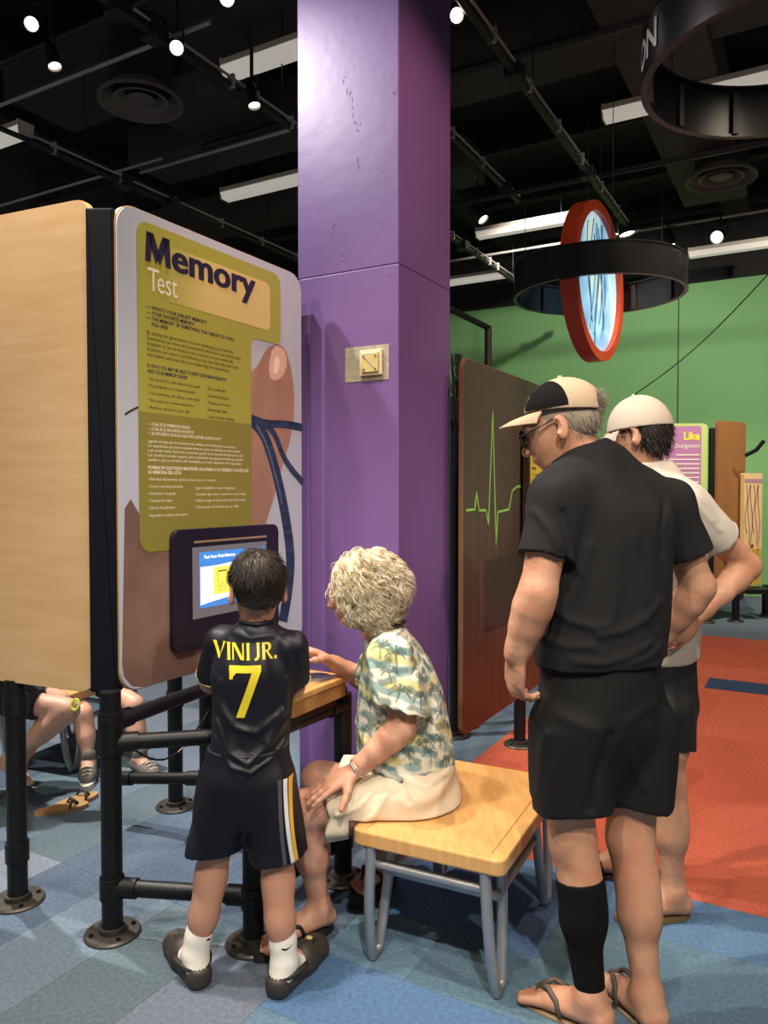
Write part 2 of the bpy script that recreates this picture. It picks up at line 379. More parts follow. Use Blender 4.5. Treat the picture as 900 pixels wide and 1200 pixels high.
def strip(name, pts, w, m, lift):
    q = [T(*p) for p in pts]
    for _ in range(3):
        z = [q[0]]
        for a, b in zip(q[:-1], q[1:]): z += [(a[0]*.75+b[0]*.25, a[1]*.75+b[1]*.25), (a[0]*.25+b[0]*.75, a[1]*.25+b[1]*.75)]
        q = z+[q[-1]]
    L_, R_ = [], []
    for i, p in enumerate(q):
        a = q[max(0, i-1)]; b = q[min(len(q)-1, i+1)]; d = Vector((b[0]-a[0], b[1]-a[1])); d.normalize(); f = i/(len(q)-1); ww = (w[0]*(1-f)+w[1]*f)/2
        L_.append((p[0]-d.y*ww, p[1]+d.x*ww)); R_.append((p[0]+d.y*ww, p[1]-d.x*ww))
    mb = MB(); A = [po+pn*lift+U*p[0]+Z*p[1] for p in L_]; B = [po+pn*lift+U*p[0]+Z*p[1] for p in R_]; n = len(A)
    mb.add(A+B, [(i, n+i, n+i+1, i+1) for i in range(n-1)]); mb.build(name, m, panel)
strip('ribbon_loop', [(294, 490), (312, 497), (334, 497), (354, 501)], (.03, .035), M_ribbon, .0017)
strip('ribbon_loop', [(294, 496), (310, 496), (322, 508), (333, 540), (355, 566)], (.03, .03), M_ribbon, .0019)
strip('ribbon_tail', [(294, 492), (308, 505), (320, 540), (332, 590), (341, 650), (338, 690), (331, 728)], (.05, .065), M_ribbon, .0022)
strip('ribbon_sheen', [(300, 498), (312, 520), (322, 555), (330, 590)], (.012, .01), M_ribl, .0025)
strip('ribbon_end', [(146, 486), (152, 482), (162, 477)], (.008, .008), M_darkink, .0012)
# olive text field
gl = T(161, 400)[0]; gr = T(294, 500)[0]; gR = T(328, 370)[0]; gtop = 2.352; gmid = T(318, 402)[1]; gbot = T(164, 648)[1]
r_ = .045
field = [(gl+r_*(1-math.cos(a)), gtop-r_*(1-math.sin(a))) for a in np.linspace(0, PI/2, 6)]
field += [(gR-r_*(1-math.sin(a)), gtop-r_*(1-math.cos(a))) for a in np.linspace(0, PI/2, 6)]
field += [(gR-.03*(1-math.cos(a)), gmid+.03*(1-math.sin(a))) for a in np.linspace(0, PI/2, 5)]
field += [(gr+.035*(1-math.sin(a)), gmid-.035*(1-math.cos(a))) for a in np.linspace(0, PI/2, 5)]
osplit = T(163, 482)[1]
flat('olive_field', field+[(gr, osplit), (gl, osplit)], M_olive, .0028)
flat('olive_lower_field', rrect(gl, gbot, gr, osplit, [.05, .001, .001, .001]), M_olive2, .0028)
flat('title_box', rrect(T(196, 330)[0], T(316, 388)[1], T(316, 388)[0], T(316, 333)[1], [.002, .025, .03, .002]), M_creamp, .0032)
t0 = T(171, 360)[0]; mb = MB()

tm0 = T(169, 300)[0]; tm1 = T(298, 340)[0]; mw = .118; mst = .024
for q in ([(0, 0), (mst, 0), (mst+.012, .1), (.006, .1)], [(mw-mst, 0), (mw, 0), (mw-.006, .1), (mw-mst-.012, .1)], [(.006, .1), (mst+.014, .1), (mw/2+.009, .028), (mw/2-.009, .0)], [(mw-.006, .1), (mw-mst-.014, .1), (mw/2-.009, .028), (mw/2+.009, .0)]):
    mb.prism([(tm0+p[0], 2.222+p[1]) for p in q], po+pn*.0043, U, Z, pn, .0002)
for k in range(5): text_into(mb, 'emory', po, U, Z, pn, tm0+mw+.008+.0022*(k-2), 2.222+.0012*(k % 2), .098, tm1-tm0-mw-.008, .012, lift=.0042+.0001*k)
mb.build('title_text', M_ink, panel)
mb = MB(); ts0 = T(172, 340)[0]; ts1 = T(207, 345)[0]; text_into(mb, 'T', po, U, Z, pn, ts0, 2.128, .078, .052, 0, lift=.0042); text_into(mb, 'est', po, U, Z, pn, ts0+.044, 2.128, .078, ts1-ts0-.044, 0, lift=.0043); mb.build('subtitle_text', M_whitep, panel)
def zl(y, x=171): return T(x, y)[1]
def block(name, lines, m, cap, bold=0.0, x=None):
    mb = MB()
    for s, yy, xe in lines:
        x0 = t0 if x is None else T(x, yy)[0]
        text_into(mb, s, po, U, Z, pn, x0, zl(yy+2), cap, T(xe, 480)[0]-x0, bold, lift=.0036)
    mb.build(name, m, panel)
block('question_text', [('\u2014 WHAT\u2019S YOUR EARLIEST MEMORY?', 359, 242), ('\u2014 YOUR FAVORITE MEMORY?', 365.5, 228), ('\u2014 THE MEMORY OF SOMETHING THAT MADE YOU WHO', 372, 274)], M_ink, .0125, .02)
block('question_text', [('YOU ARE?', 378.5, 197)], M_ink, .0125, .02, 176)
block('paragraph_text', [('By playing the game below, you are challenging your memory.', 389, 274), ('Experiences you have can be stored for short-term use and be easily', 395.5, 282), ('forgotten or can be locked in your memory for your entire life.', 402, 273), ('Scientists are unsure, but following a few tips may help your brain', 408.5, 279), ('stay healthy and may help you create long-term memories.', 415, 268)], M_darkink, .0125)
block('heading_text', [('10 WAYS YOU MAY BE ABLE TO KEEP YOUR BRAIN HEALTHY', 428, 265), ('AND YOUR MEMORY SHARP', 434.5, 219)], M_ink, .0125, .02)
ys = [443, 451, 459.5, 468, 476.5]
block('tip_text', [(s, y, xe) for s, y, xe in zip(['\u2022 Get physically fit, walk several times a week', '\u2022 Play Scrabble\u00ae or do crossword puzzles', '\u2022 Learn something new, take up a new hobby', '\u2022 Visit a place you\u2019ve never been before', '\u2022 Reduce stress in your life'], ys, [234, 228, 233, 227, 221])], M_darkink, .011)
block('tip_text', [(s, y, xe) for s, y, xe in zip(['\u2022 Eat a healthy diet', '\u2022 Interact with people', '\u2022 Change your routine', '\u2022 Get enough sleep', '\u2022 Learn a foreign language'], [443, 452, 461, 470, 479], [264, 267, 269, 265, 274])], M_darkink, .011, 0, 241)
block('question_text', [('\u2014 \u00bfCU\u00c1L ES SU PRIMER RECUERDO?', 496, 222), ('\u2014 \u00bfCU\u00c1L ES SU RECUERDO FAVORITO?', 501.5, 226), ('\u2014 \u00bfEL RECUERDO DE ALGO QUE HIZO QUE SEA QUIEN ES HOY?', 507, 258)], M_whitep, .0105, .012)
block('paragraph_text', [('Jugando el juego que se encuentra m\u00e1s adelante, est\u00e1 desafiando a su memoria.', 516, 275), ('Las experiencias que tiene se pueden almacenar para ser utilizadas en corto tiempo', 521.5, 280), ('y ser puedan olvidar f\u00e1cilmente o se pueden guardar en su memoria durante toda su vida.', 527, 284), ('Los cient\u00edficos no est\u00e1n seguros, pero si contin\u00faan, hay algunos consejos que pueden', 532.5, 284), ('ayudar a que su cerebro est\u00e9 saludable y a crear recuerdos de largo plazo.', 538, 282)], M_whitep, .0105)
block('heading_text', [('FORMAS EN QUE PUEDE MANTENER SALUDABLE A SU CEREBRO Y HACER QUE', 547.5, 290), ('SU MEMORIA SEA LISTA', 553, 211)], M_whitep, .0115, .02)
block('tip_text', [('\u2022 Est\u00e9 bien f\u00edsicamente, camine varias veces a la semana', 561, 251), ('\u2022 Comer una dieta saludable', 569.5, 213), ('\u2022 Interactuar con gente', 578, 204), ('\u2022 Cambiar la rutina', 586.5, 200), ('\u2022 Dormir lo suficiente', 595, 203), ('\u2022 Aprender un idioma extranjero', 604, 218)], M_whitep, .0105)
block('tip_text', [('\u2022 Jugar Scrabble\u00ae o hacer crucigramas', 571, 274), ('\u2022 Aprender algo nuevo, comience un nuevo hobby', 579, 287), ('\u2022 Visitar un lugar en el que nunca haya estado antes', 587, 286), ('\u2022 Disminuir el estr\u00e9s en su vida', 595.5, 278)], M_whitep, .0105, 0, 227)
# screen housing
s0, s1 = T(198, 690)[0], T(322, 690)[0]; sb, stp = .872, 1.312
M_navyb = mat('navy_bezel', srgb(26, 22, 42), .35)
bez = MB().prism(rrect(s0, sb, s1, stp, .035, 6), po+pn*.022, U, Z, pn, .0215).build('screen_bezel', M_navyb, kr, bevel=.003)
mb = MB(); mb.prism(rrect(T(219, 640)[0]+.012, stp-.052, T(309, 630)[0]-.01, stp-.044, .003), po+pn*.0236, U, Z, pn, .001); mb.build('vent_slot', mat('slot_metal', srgb(206, 178, 140), .3, .6), bez)
d0, d1, db, dt = T(220, 680)[0], T(307, 680)[0], .985, 1.245
MB().prism([(d0, db), (d1, db), (d1, dt), (d0, dt)], po+pn*.0240, U, Z, pn, .001).build('screen_glass', mat('screen_edge', srgb(120, 124, 140), .15), bez)
def lit(name, col, s=1.0): return mat(name, col, .3, emis=col, estr=s)
X0, X1 = d0+.035, d1-.012; B0, B1 = db+.035, dt-.02
def scr(name, pts, m, lift): return MB().prism(pts, po+pn*lift, U, Z, pn, .0003).build(name, m, bez)
scr('screen_image', [(X0, B0), (X1, B0), (X1, B1), (X0, B1)], lit('screen_blue', srgb(58, 120, 196), .75), .0246)
wv = [(X0+.004, B0+.01)]+[(X0+.004+(X1-X0-.004)*t, B0+.012+.016*math.sin(t*2.6)) for t in np.linspace(0, 1, 10)]+[(X1, B1-.004)]+[(X1-(X1-X0-.004)*t, B1-.012-.042*math.sin(min(1, t*1.15)*PI*.5)) for t in np.linspace(0, 1, 10)]
scr('screen_page', wv, lit('screen_white', srgb(232, 228, 238), .8), .0250)
mb = MB(); text_into(mb, 'Test Your Own Memory', po, U, Z, pn, X0+.022, B1-.024, .011, (X1-X0)*.46, .03, lift=.0256); mb.build('screen_title', lit('screen_title', (.9, .93, 1), .8), bez)
cx_, cy_ = X0+(X1-X0)*.32, B0+.098
scr('screen_card', rrect(cx_-.048, cy_-.055, cx_+.048, cy_+.048, .003), lit('screen_yellow', srgb(238, 222, 90), .75), .0254)
mb = MB(); f2 = lambda x, y: po+pn*.0259+U*(cx_+x)+Z*(cy_+y)
mb.tube([f2(-.03, .03), f2(-.024, -.005), f2(-.02, -.03), f2(-.008, -.044), f2(.008, -.044), f2(.02, -.03), f2(.024, -.005), f2(.03, .03)], .0011, 4)
mb.tube([f2(-.014, .005), f2(-.002, .008)], .0009, 4); mb.tube([f2(.004, .008), f2(.014, .005)], .0009, 4); mb.tube([f2(-.01, -.022), f2(0, -.014), f2(.01, -.022), f2(0, -.032), f2(-.01, -.022)], .0011, 4)
for k in range(4): mb.box(f2(-.018+.012*k, .031), .009, .001, .006, (U, W, Z))
mb.build('screen_face_drawing', M_ink, bez)
mb = MB(); text_into(mb, 'Remember this face', po, U, Z, pn, X0+.035, B0+.03, .006, .10, lift=.0256); mb.build('screen_caption', lit('screen_caption', srgb(170, 160, 170), .5), bez)
# corner sleeve and posts
po_sleeve = at(123, 500, 2.53); po_sleeve.z = 0
MB().prism(rrect(-.045, .79, .045, 2.36, .004), po_sleeve-V(0, .035, 0), V(1, 0, 0), Z, V(0, -1, 0), .09).build('corner_post_cover', mat('dark_navy_cover', (.003, .004, .009), .75, spec=.15), kr, bevel=.006)
po_end = po+U*(PWID+.02)
MB().prism(rrect(-.025, .75, .025, 2.32, .008), po_end-pn*.05, U, Z, pn, .06).build('end_cover', M_black, kr)
# maple panel round the corner, going left
wl0 = at(109, 500, 2.50); wl0.z = 0; wl1 = at(-100, 500, 2.84); wl1.z = 0; wdir = (wl1-wl0).normalized(); wn = V(wdir.y, -wdir.x, 0); wn = -wn if wn.y > 0 else wn
wlen = (wl1-wl0).length; wt = at(95, 231, wl0.y).z; wb = at(95, 813, wl0.y).z
wp = MB().prism(rrect(0, wb, wlen, wt, .07, 8), wl0, wdir, Z, wn, .03).build('maple_panel', M_maple, kr)
MB().prism(rrect(-.003, wb-.003, wlen+.003, wt+.003, .072, 8), wl0-wn*.008, wdir, Z, wn, .014).build('plywood_edge', M_mapleedge, wp)
hr = lambda y, Y: at(450, y, Y).z
post(kr, P1, .80, collars=(.155, .63, .70)); post(kr, PL, .79, collars=(.18, .70)); post(kr, P3, .70, collars=(.155,)); post(kr, P4, .70, collars=(.16,))
rail(kr, V(P1.x, P1.y, .155), V(P3.x, P3.y, .155)); rail(kr, V(P1.x, P1.y, .63), V(P1.x+.42, P1.y+.10, .625))
P5 = P1+U*.36; P5.z = 0; P6 = po+U*.93-pn*.075; P6.z = 0
rail(kr, P1+Z*.695, P6+Z*.695)
P7 = gp(243, 985); P7.z = 0; P8 = gp(206, 945); P8.z = 0; P9 = gp(-14, 985); P9.z = 0
post(kr, P7, .9, r=.03, collars=(.26,)); post(kr, P8, 1.2, collars=(.5,)); post(kr, P6, 2.2, r=.03)
rail(kr, at(136, 912, 3.3), at(240, 912, P7.y), r=.024); rail(kr, P3+Z*.66, P4+Z*.66); rail(kr, P3+Z*.15, P4+Z*.15, r=.022)
rail(kr, P3+Z*.70, P3+Z*.70+W*.16, ends=False); rail(kr, P4+Z*.70, P4+Z*.70+W*.42)
rail(kr, P1+Z*.80+V(0, .09, 0), PL+Z*.80+V(0, .09, 0), r=.024, ends=False); rail(kr, P8+Z*.72, P7+Z*.78, r=.02)
# cable drooping under the panel
mb = MB(); a = at(138, 862, 2.62); b = at(246, 830, 3.0); mb.tube([a*(1-t)+b*t-Z*.14*math.sin(PI*t) for t in np.linspace(0, 1, 14)], .004, 6); mb.build('hanging_cable', M_blackgloss, kr)
# desk
dz = .78; dc = gp(341, 818, dz); dd = gp(413, 797, dz); dl = (dd-dc).dot(U)+.06
MB().prism(rrect(0, 0, dl, .36, [.03, .02, .004, .004], 5), V(dc.x, dc.y, dz), U, W, Z, .022).build('desk_top', M_desk, kr, bevel=.004)
MB().prism(rrect(.006, .006, dl-.004, .35, .02, 4), V(dc.x, dc.y, dz-.022), U, W, Z, .05).build('desk_apron', mat('desk_edge', srgb(176, 126, 74), .45, noise=.2, nscale=20), kr)
MB().prism(rrect(.03, .03, dl-.03, .33, .02, 4), V(dc.x, dc.y, dz-.072), U, W, Z, .035).build('desk_frame', M_black, kr)
dk = dc+W*.26+U*.17; ctl = MB()
ctl.prism([(0, 0), (.14, 0), (.14, .03), (0, .075)], V(dc.x, dc.y, dz)+W*.36+U*.10, -W, Z, U, -.30); ctl.build('control_wedge', M_desk, kr, bevel=.003)
g = gp(371, 793, dz+.004); MB().lathe(V(g.x, g.y, dz), Z, [(0, .007), (.05, .007), (.058, .003), (.058, 0)], 30).build('trackball_plate', mat('grey_plate', srgb(120, 122, 130), .35, .6), kr, smooth=.5)
# ================================================================== ceiling services
def zline(x, y, z): return gp(x, y, z)
ZP = 4.0
def run(name, a, b, r, m, root=None, label=None, cat=None, group=None, brackets=0, n=10):
    o = MB().cyl(a, b, r, n).build(name, m, root, smooth=.6)
    if label: tag(o, label, cat, group)
    return o
# lighting pipes along U with a thin silver conduit clipped on top
def track(name, p, z, back, fwd, label, boxes=()):
    c = gp(p[0], p[1], z); root = empty(name, c+U*((fwd-back)/2), label, 'lighting pipe', 'lighting pipes under the ceiling')
    MB().cyl(c-U*back, c+U*fwd, .024, 12).build('pipe', M_pipe, root, smooth=.6)
    MB().cyl(c-U*back+Z*.04-W*.02, c+U*fwd+Z*.04-W*.02, .009, 8).build('conduit', M_pipe_l, root, smooth=.6)
    k = -back+.2
    while k < fwd:
        q = c+U*k; MB().box(q+Z*.02-W*.012, .02, .05, .085, (U, W, Z)).build('clamp', M_pipe_l, root); k += .62
    for q in boxes:
        b = gp(q[0], q[1], z); b = c+U*((b-c).dot(U)); MB().box(b, .11, .11, .09, (U, W, Z)).build('junction_box', M_pipe, root, bevel=.008)
    k = -back+.5
    while k < fwd:
        q = c+U*k; MB().cyl(q, V(q.x, q.y, 5.12), .006, 6).build('drop_rod', M_pipe, root); k += 2.3
    return c
track('lighting_pipe', (207, 57), ZP, 1.6, 5.2, 'lighting pipe with silver conduit running over the kiosk to the purple column', [(150, 5), (185, 38)])
track('lighting_pipe', (300, 283), ZP, 2.6, 3.0, 'lower lighting pipe behind the memory test panel top', [(205, 238), (155, 212)])
track('lighting_pipe', (690, 205), ZP, 4.2, 1.4, 'lighting pipe slanting right of the purple column', [(605, 85), (690, 203)])
track('lighting_pipe', (560, 300), ZP, 4.0, 2.6, 'lighting pipe close beside the right edge of the purple column', [(540, 288)])
track('lighting_pipe', (560, 190), ZP+.25, 2.0, 1.0, 'short silver conduit pipe right of the purple column', [(585, 222)])
# cross pipes along W
def cross(p, z, l, r, m, label, rad=.02):
    c = gp(p[0], p[1], z); o = MB().cyl(c-W*r, c+W*l, rad, 10).build('cross_pipe', m, None, smooth=.6); tag(o, label, 'pipe', 'cross pipes under the ceiling')
cross((90, 88), 4.05, 2.0, 1.1, M_pipe_l, 'thin grey cross pipe above the round ceiling vent at left', .013)
cross((60, 50), 4.6, 4.0, 3.0, M_pipe, 'dark cross pipe highest at the top left corner', .03)
cross((100, 212), 4.1, 2.5, .9, M_pipe_l, 'thin grey cross pipe above the maple panel', .011)
cross((250, 178), 4.1, .8, 1.3, M_pipe_l, 'thin grey cross pipe left of the purple column', .013)
cross((640, 218), 4.1, 3.0, 5.0, M_pipe, 'long dark cross pipe behind the red framed oval sign', .025)
cross((620, 62), 4.5, 3.0, 4.0, M_pipe, 'dark cross pipe high right of the purple column', .035)
cross((720, 275), 4.2, 4.0, 6.0, M_pipe_l, 'grey cross pipe just above the green wall', .014)
cross((640, 165), 4.6, 3.0, 5.0, M_pipe, 'thin dark cross pipe right of the column below the wide duct', .016)
# sloping pipe left: from (0,160) to (130,210)
a, b = gp(-20, 142, 4.15), gp(155, 215, 4.0); o = MB().cyl(a, b, .02, 10).build('sloping_pipe', M_pipe, None, smooth=.6); tag(o, 'dark pipe sloping down above the maple panel at left', 'pipe')
# ducts
def duct(p, z, du, dw, h, label, um=.5):
    c = gp(p[0], p[1], z); r = MB().box(c+Z*(h/2)+U*(du*(um-.5)), du, dw, h, (U, W, Z)).build('air_duct', M_duct, None, bevel=.01); tag(r, label, 'duct', 'ducts under the ceiling'); return r
duct((640, 75), 4.55, .55, 8.0, .35, 'wide dark air duct crossing right of the purple column')
duct((800, 130), 4.5, 4.5, .62, .4, 'dark air duct running back to the right ceiling vent')
duct((310, 40), 4.75, .7, 5.0, .3, 'dark air duct crossing left of the purple column at the top')
duct((250, 140), 4.6, 1.3, .8, .25, 'stub of dark air duct beside the left ceiling vent')
duct((330, 255), 4.4, .5, 4.5, .3, 'dark air duct low behind the memory test panel')
# round diffusers
def vent(p, label, z=4.3, R=.305):
    c = gp(p[0], p[1], z); root = empty('ceiling_vent', c, label, 'vent', 'round ceiling vents')
    MB().lathe(c, Z, [(R, -.012), (R, .012), (R*.93, .02), (R*.70, .09), (R*.70, .10), (R*.9, .035), (R*.955, -.008), (R, -.012)], 48).build('outer_cone', M_vent, root, smooth=.5)
    MB().lathe(c, Z, [(R*.64, -.002), (R*.66, .006), (R*.46, .075), (R*.42, .075), (R*.57, .008), (R*.64, -.002)], 40).build('middle_cone', M_vent, root, smooth=.5)
    MB().lathe(c, Z, [(0, .004), (R*.2, .004), (R*.3, .012), (R*.33, .02), (R*.2, .075), (0, .075)], 36).build('inner_cone', M_vent, root, smooth=.5)
    MB().cyl(c+Z*.09, c+Z*.55, R*.74, 32).build('duct_neck', M_beam, root, smooth=.6)
vent((165, 120), 'round dark ceiling vent above the memory test kiosk'); vent((845, 210), 'round dark ceiling vent at the right over the hanging hoop')
# strip lamps
M_tube = mat('lamp_diffuser', srgb(214, 206, 190), .5, emis=(1, .93, .82), estr=.28); M_white = mat('lamp_housing', srgb(205, 196, 180), .5)
def strip_lamp(p, label, z=4.4, L=1.2):
    c = gp(p[0], p[1], z); root = empty('strip_lamp', c, label, 'ceiling lamp', 'strip lamps under the ceiling')
    MB().box(c+Z*.075, .14, L, .05, (U, W, Z)).build('housing', M_white, root, bevel=.006)
    MB().prism([(-.075, .05), (-.055, -.01), (.055, -.01), (.075, .05)], c-W*(L/2), U, Z, -W, L-.01).build('diffuser', M_tube, root)
    for s in (-1, 1):
        MB().prism([(-.08, .1), (-.062, -.015), (.062, -.015), (.08, .1)], c+W*(s*(L/2-.005)), U, Z, W, .012).build('end_cap', M_white, root)
        q = c+W*(s*L*.33)+Z*.1; MB().cyl(q, V(q.x, q.y, 5.12), .004, 6).build('hanger_wire', M_pipe, root)
strip_lamp((617, 269), 'strip lamp right behind the red framed oval sign'); strip_lamp((800, 120), 'long strip lamp at top right behind the big hoop')
strip_lamp((318, 221), 'strip lamp left of the purple column above memory panel'); strip_lamp((345, 64), 'strip lamp half hidden by the purple column at the top left')
strip_lamp((868, 293), 'strip lamp low at the right edge above the green wall'); strip_lamp((-22, 176), 'strip lamp cut off by the left edge of the view'); strip_lamp((545, 331), 'farthest strip lamp just right of the purple column')
# spot heads
M_glow = mat('lamp_glow', (1, .93, .8), .5, emis=(1, .9, .72), estr=9.0); M_can = mat('spot_can', (.012, .012, .012), .5)
def head(p, z, aim, label, R=.038, light=0):
    c = gp(p[0], p[1], z); d = V(aim).normalized(); root = empty('spotlight', c, label, 'spotlight', 'track spotlights')
    MB().lathe(c, -d, [(R*.92, .004), (R, -.01), (R, .09), (R*.7, .15), (R*.45, .17), (0, .17)], 24).build('can', M_can, root, smooth=.6)
    MB().lathe(c, -d, [(0, .006), (R*.9, .006)], 24).build('lens', M_glow, root)
    t = c-d*.10; MB().tube([t+W*R*1.1, t+W*R*1.1+Z*.09, t-W*R*1.1+Z*.09, t-W*R*1.1], .007, 6).build('yoke', M_can, root)
    MB().cyl(t+Z*.09, t+Z*.30, .012, 8).build('stem', M_can, root)
head((37, 28), 4.05, (.1, -.75, -.6), 'lit spotlight at the top left corner of the ceiling'); head((64, 77), 4.0, (.3, -.2, -1), 'small spotlight pointing down below the top left lamp')
head((207, 56), 3.92, (.15, -.8, -.55), 'bright spotlight on the pipe above the round vent'); head((298, 123), 3.9, (.2, -.2, -1), 'spotlight hanging from pipe near the purple column')
head((266, -2), 4.0, (.1, -.7, -.6), 'spotlight cut by the top edge left of the column'); head((535, 18), 4.0, (.25, -.8, -.5), 'lit spotlight at the upper right corner of the purple column')
head((566, 257), 3.95, (.5, -.4, -.8), 'small far spotlight right of column beside strip lamp', .05); head((735, 274), 3.95, (.2, -.1, -1), 'far spotlight pointing down under the pipe right of the oval sign', .08)
head((786, 287), 3.95, (.2, -.1, -1), 'tiny far spotlight above the green wall', .05)
head((840, 278), 3.9, (-.5, -.5, -.3), 'far spotlight near the right edge above the strip lamp', .06)

# ================================================================== hanging hoops and oval sign
M_hoop = mat('black_hoop', (.012, .012, .013), .32, bump=.03, bscale=40); M_hoopin = mat('hoop_inside', srgb(52, 46, 50), .6)
YR = 6.0; rc = at(701, 352, YR); rc = V(rc.x, YR, at(701, 345, YR).z); RR = 96*YR/900*1.01
hp = empty('hanging_hoop', rc, 'black hanging hoop around the red framed oval sign', 'hoop')
bz = rc.z-.005; c0 = V(rc.x, rc.y, bz)
MB().band(c0, RR, .215, .012, 72).build('hoop_band', M_hoop, hp, smooth=.5)
MB().band(c0-Z*.012, RR+.006, .014, .03, 72).build('lower_rim', M_hoop, hp, smooth=.5); MB().band(c0+Z*.212, RR+.004, .012, .04, 72).build('upper_rim', M_hoop, hp, smooth=.5)
for k in range(10):
    a = 2*PI*k/10+.2; d = V(math.cos(a), math.sin(a), 0); MB().box(c0+d*(RR-.022)+Z*.1, .022, .03, .2, (d, V(-d.y, d.x, 0), Z)).build('inner_rib', M_hoopin, hp)
for k in range(3):
    a = 2*PI*k/3+.4; d = V(math.cos(a), math.sin(a), 0); q = c0+d*(RR-.02)+Z*.22; MB().cyl(q, V(q.x, q.y, 5.12), .003, 5).build('hanger_wire', M_pipe, hp)
# oval sign: a round disc seen at a slant
ov = at(696, 332, YR); OR = 90*YR/900; az = math.radians(-33); on = V(math.cos(az), math.sin(az), 0); ox = V(-on.y, on.x, 0); lean = .05; oz = (Z-ox*lean*.4).normalized()
os_ = empty('oval_sign', ov-Z*OR, 'round glowing blue sign with red rim hanging inside the hoop', 'sign')
M_redrim = mat('red_rim', srgb(190, 66, 34), .4)
def ring_on(c, r1, r0, t, n=72):
    mb = MB(); P = []
    for i in range(n):
        a = 2*PI*i/n; d = ox*math.cos(a)+oz*math.sin(a); P += [c+d*r1+on*t, c+d*r1-on*t, c+d*r0-on*t, c+d*r0+on*t]
    mb.add(P, [(4*i+k, 4*((i+1) % n)+k, 4*((i+1) % n)+(k+1) % 4, 4*i+(k+1) % 4) for i in range(n) for k in range(4)]); return mb
ring_on(ov, OR, OR*.875, .06).build('rim', M_redrim, os_, smooth=.5)
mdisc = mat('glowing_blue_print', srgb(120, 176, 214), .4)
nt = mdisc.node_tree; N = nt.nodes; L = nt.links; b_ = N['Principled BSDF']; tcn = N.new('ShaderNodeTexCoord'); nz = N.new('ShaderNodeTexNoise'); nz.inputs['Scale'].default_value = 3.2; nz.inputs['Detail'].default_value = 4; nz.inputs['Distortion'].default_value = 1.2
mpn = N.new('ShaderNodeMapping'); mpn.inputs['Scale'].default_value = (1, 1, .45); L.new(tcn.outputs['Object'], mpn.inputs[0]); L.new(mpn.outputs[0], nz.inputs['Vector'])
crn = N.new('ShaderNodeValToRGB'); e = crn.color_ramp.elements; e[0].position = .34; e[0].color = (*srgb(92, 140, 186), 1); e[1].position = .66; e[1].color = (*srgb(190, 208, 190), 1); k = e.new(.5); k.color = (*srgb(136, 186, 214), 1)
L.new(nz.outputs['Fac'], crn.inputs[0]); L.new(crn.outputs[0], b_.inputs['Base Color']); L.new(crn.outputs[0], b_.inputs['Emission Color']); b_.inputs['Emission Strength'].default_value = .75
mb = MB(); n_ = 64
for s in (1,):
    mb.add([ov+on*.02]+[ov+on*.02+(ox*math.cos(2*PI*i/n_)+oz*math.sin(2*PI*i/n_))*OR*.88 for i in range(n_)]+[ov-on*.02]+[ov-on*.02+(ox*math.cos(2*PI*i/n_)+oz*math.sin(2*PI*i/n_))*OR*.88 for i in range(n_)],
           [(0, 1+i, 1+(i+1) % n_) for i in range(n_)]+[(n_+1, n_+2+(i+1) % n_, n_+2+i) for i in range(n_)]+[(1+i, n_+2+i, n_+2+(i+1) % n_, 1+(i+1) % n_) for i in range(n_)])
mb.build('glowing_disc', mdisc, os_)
mb = MB(); rg = random.Random(5)
for k in range(9):
    x = rg.uniform(-.25, .25)*OR; y = OR*.8*rg.uniform(.6, 1); pts = []
    for t in np.linspace(0, 1, 10): pts.append(ov+on*.022+ox*(x+.14*OR*math.sin(t*3+k))+oz*(y-1.35*OR*t*rg.uniform(.9, 1)))
    mb.tube(pts, .004, 4)
mb.build('nerve_drawing', mat('nerve_line', srgb(40, 70, 100), .5), os_)
for s in (-.25, .25):
    q = ov+oz*OR*.95+ox*s*OR; MB().cyl(q, V(q.x, q.y, 5.12), .003, 5).build('hanger_wire', M_pipe, os_)
# big near hoop with lettering
Y2 = 3.22; c2 = at(940, 78, Y2); R2 = 175*Y2/900
h2 = empty('hanging_hoop', c2, 'large black hoop with white lettering at the top right corner', 'hoop'); 
MB().band(c2, R2, .22, .012, 96).build('hoop_band', M_hoop, h2, smooth=.5); MB().band(c2-Z*.012, R2+.006, .014, .03, 96).build('lower_rim', M_hoop, h2, smooth=.5); MB().band(c2+Z*.216, R2+.004, .012, .04, 96).build('upper_rim', M_hoop, h2, smooth=.5)
for k in range(12):
    a = 2*PI*k/12; d = V(math.cos(a), math.sin(a), 0); MB().box(c2+d*(R2-.022)+Z*.1, .022, .03, .2, (d, V(-d.y, d.x, 0), Z)).build('inner_rib', M_hoopin, h2)
vs_, fs_ = text_geo('ON', .02); mb = MB(); P = []
for x, y in vs_:
    a = PI+ (-.30+x*.165/R2); d = V(math.cos(a), math.sin(a), 0); P.append(c2+d*(R2+.004)+Z*(.055+y*.165))
mb.add(P, fs_); mb.build('lettering', mat('hoop_letters', srgb(226, 222, 214), .5), h2)
for k in range(3):
    a = 2*PI*k/3+2.2; d = V(math.cos(a), math.sin(a), 0); q = c2+d*(R2-.02)+Z*.22; MB().cyl(q, V(q.x, q.y, 5.12), .003, 5).build('hanger_wire', M_pipe, h2)
# slack cable across the green wall
a, b = at(744, 462, 9.6), at(905, 316, 8.0); o = MB().tube([a*(1-t)+b*t-Z*.10*math.sin(PI*t) for t in np.linspace(0, 1, 16)], .007, 6).build('slack_cable', M_pipe); tag(o, 'thin dark cable slanting across in front of the green wall', 'cable')

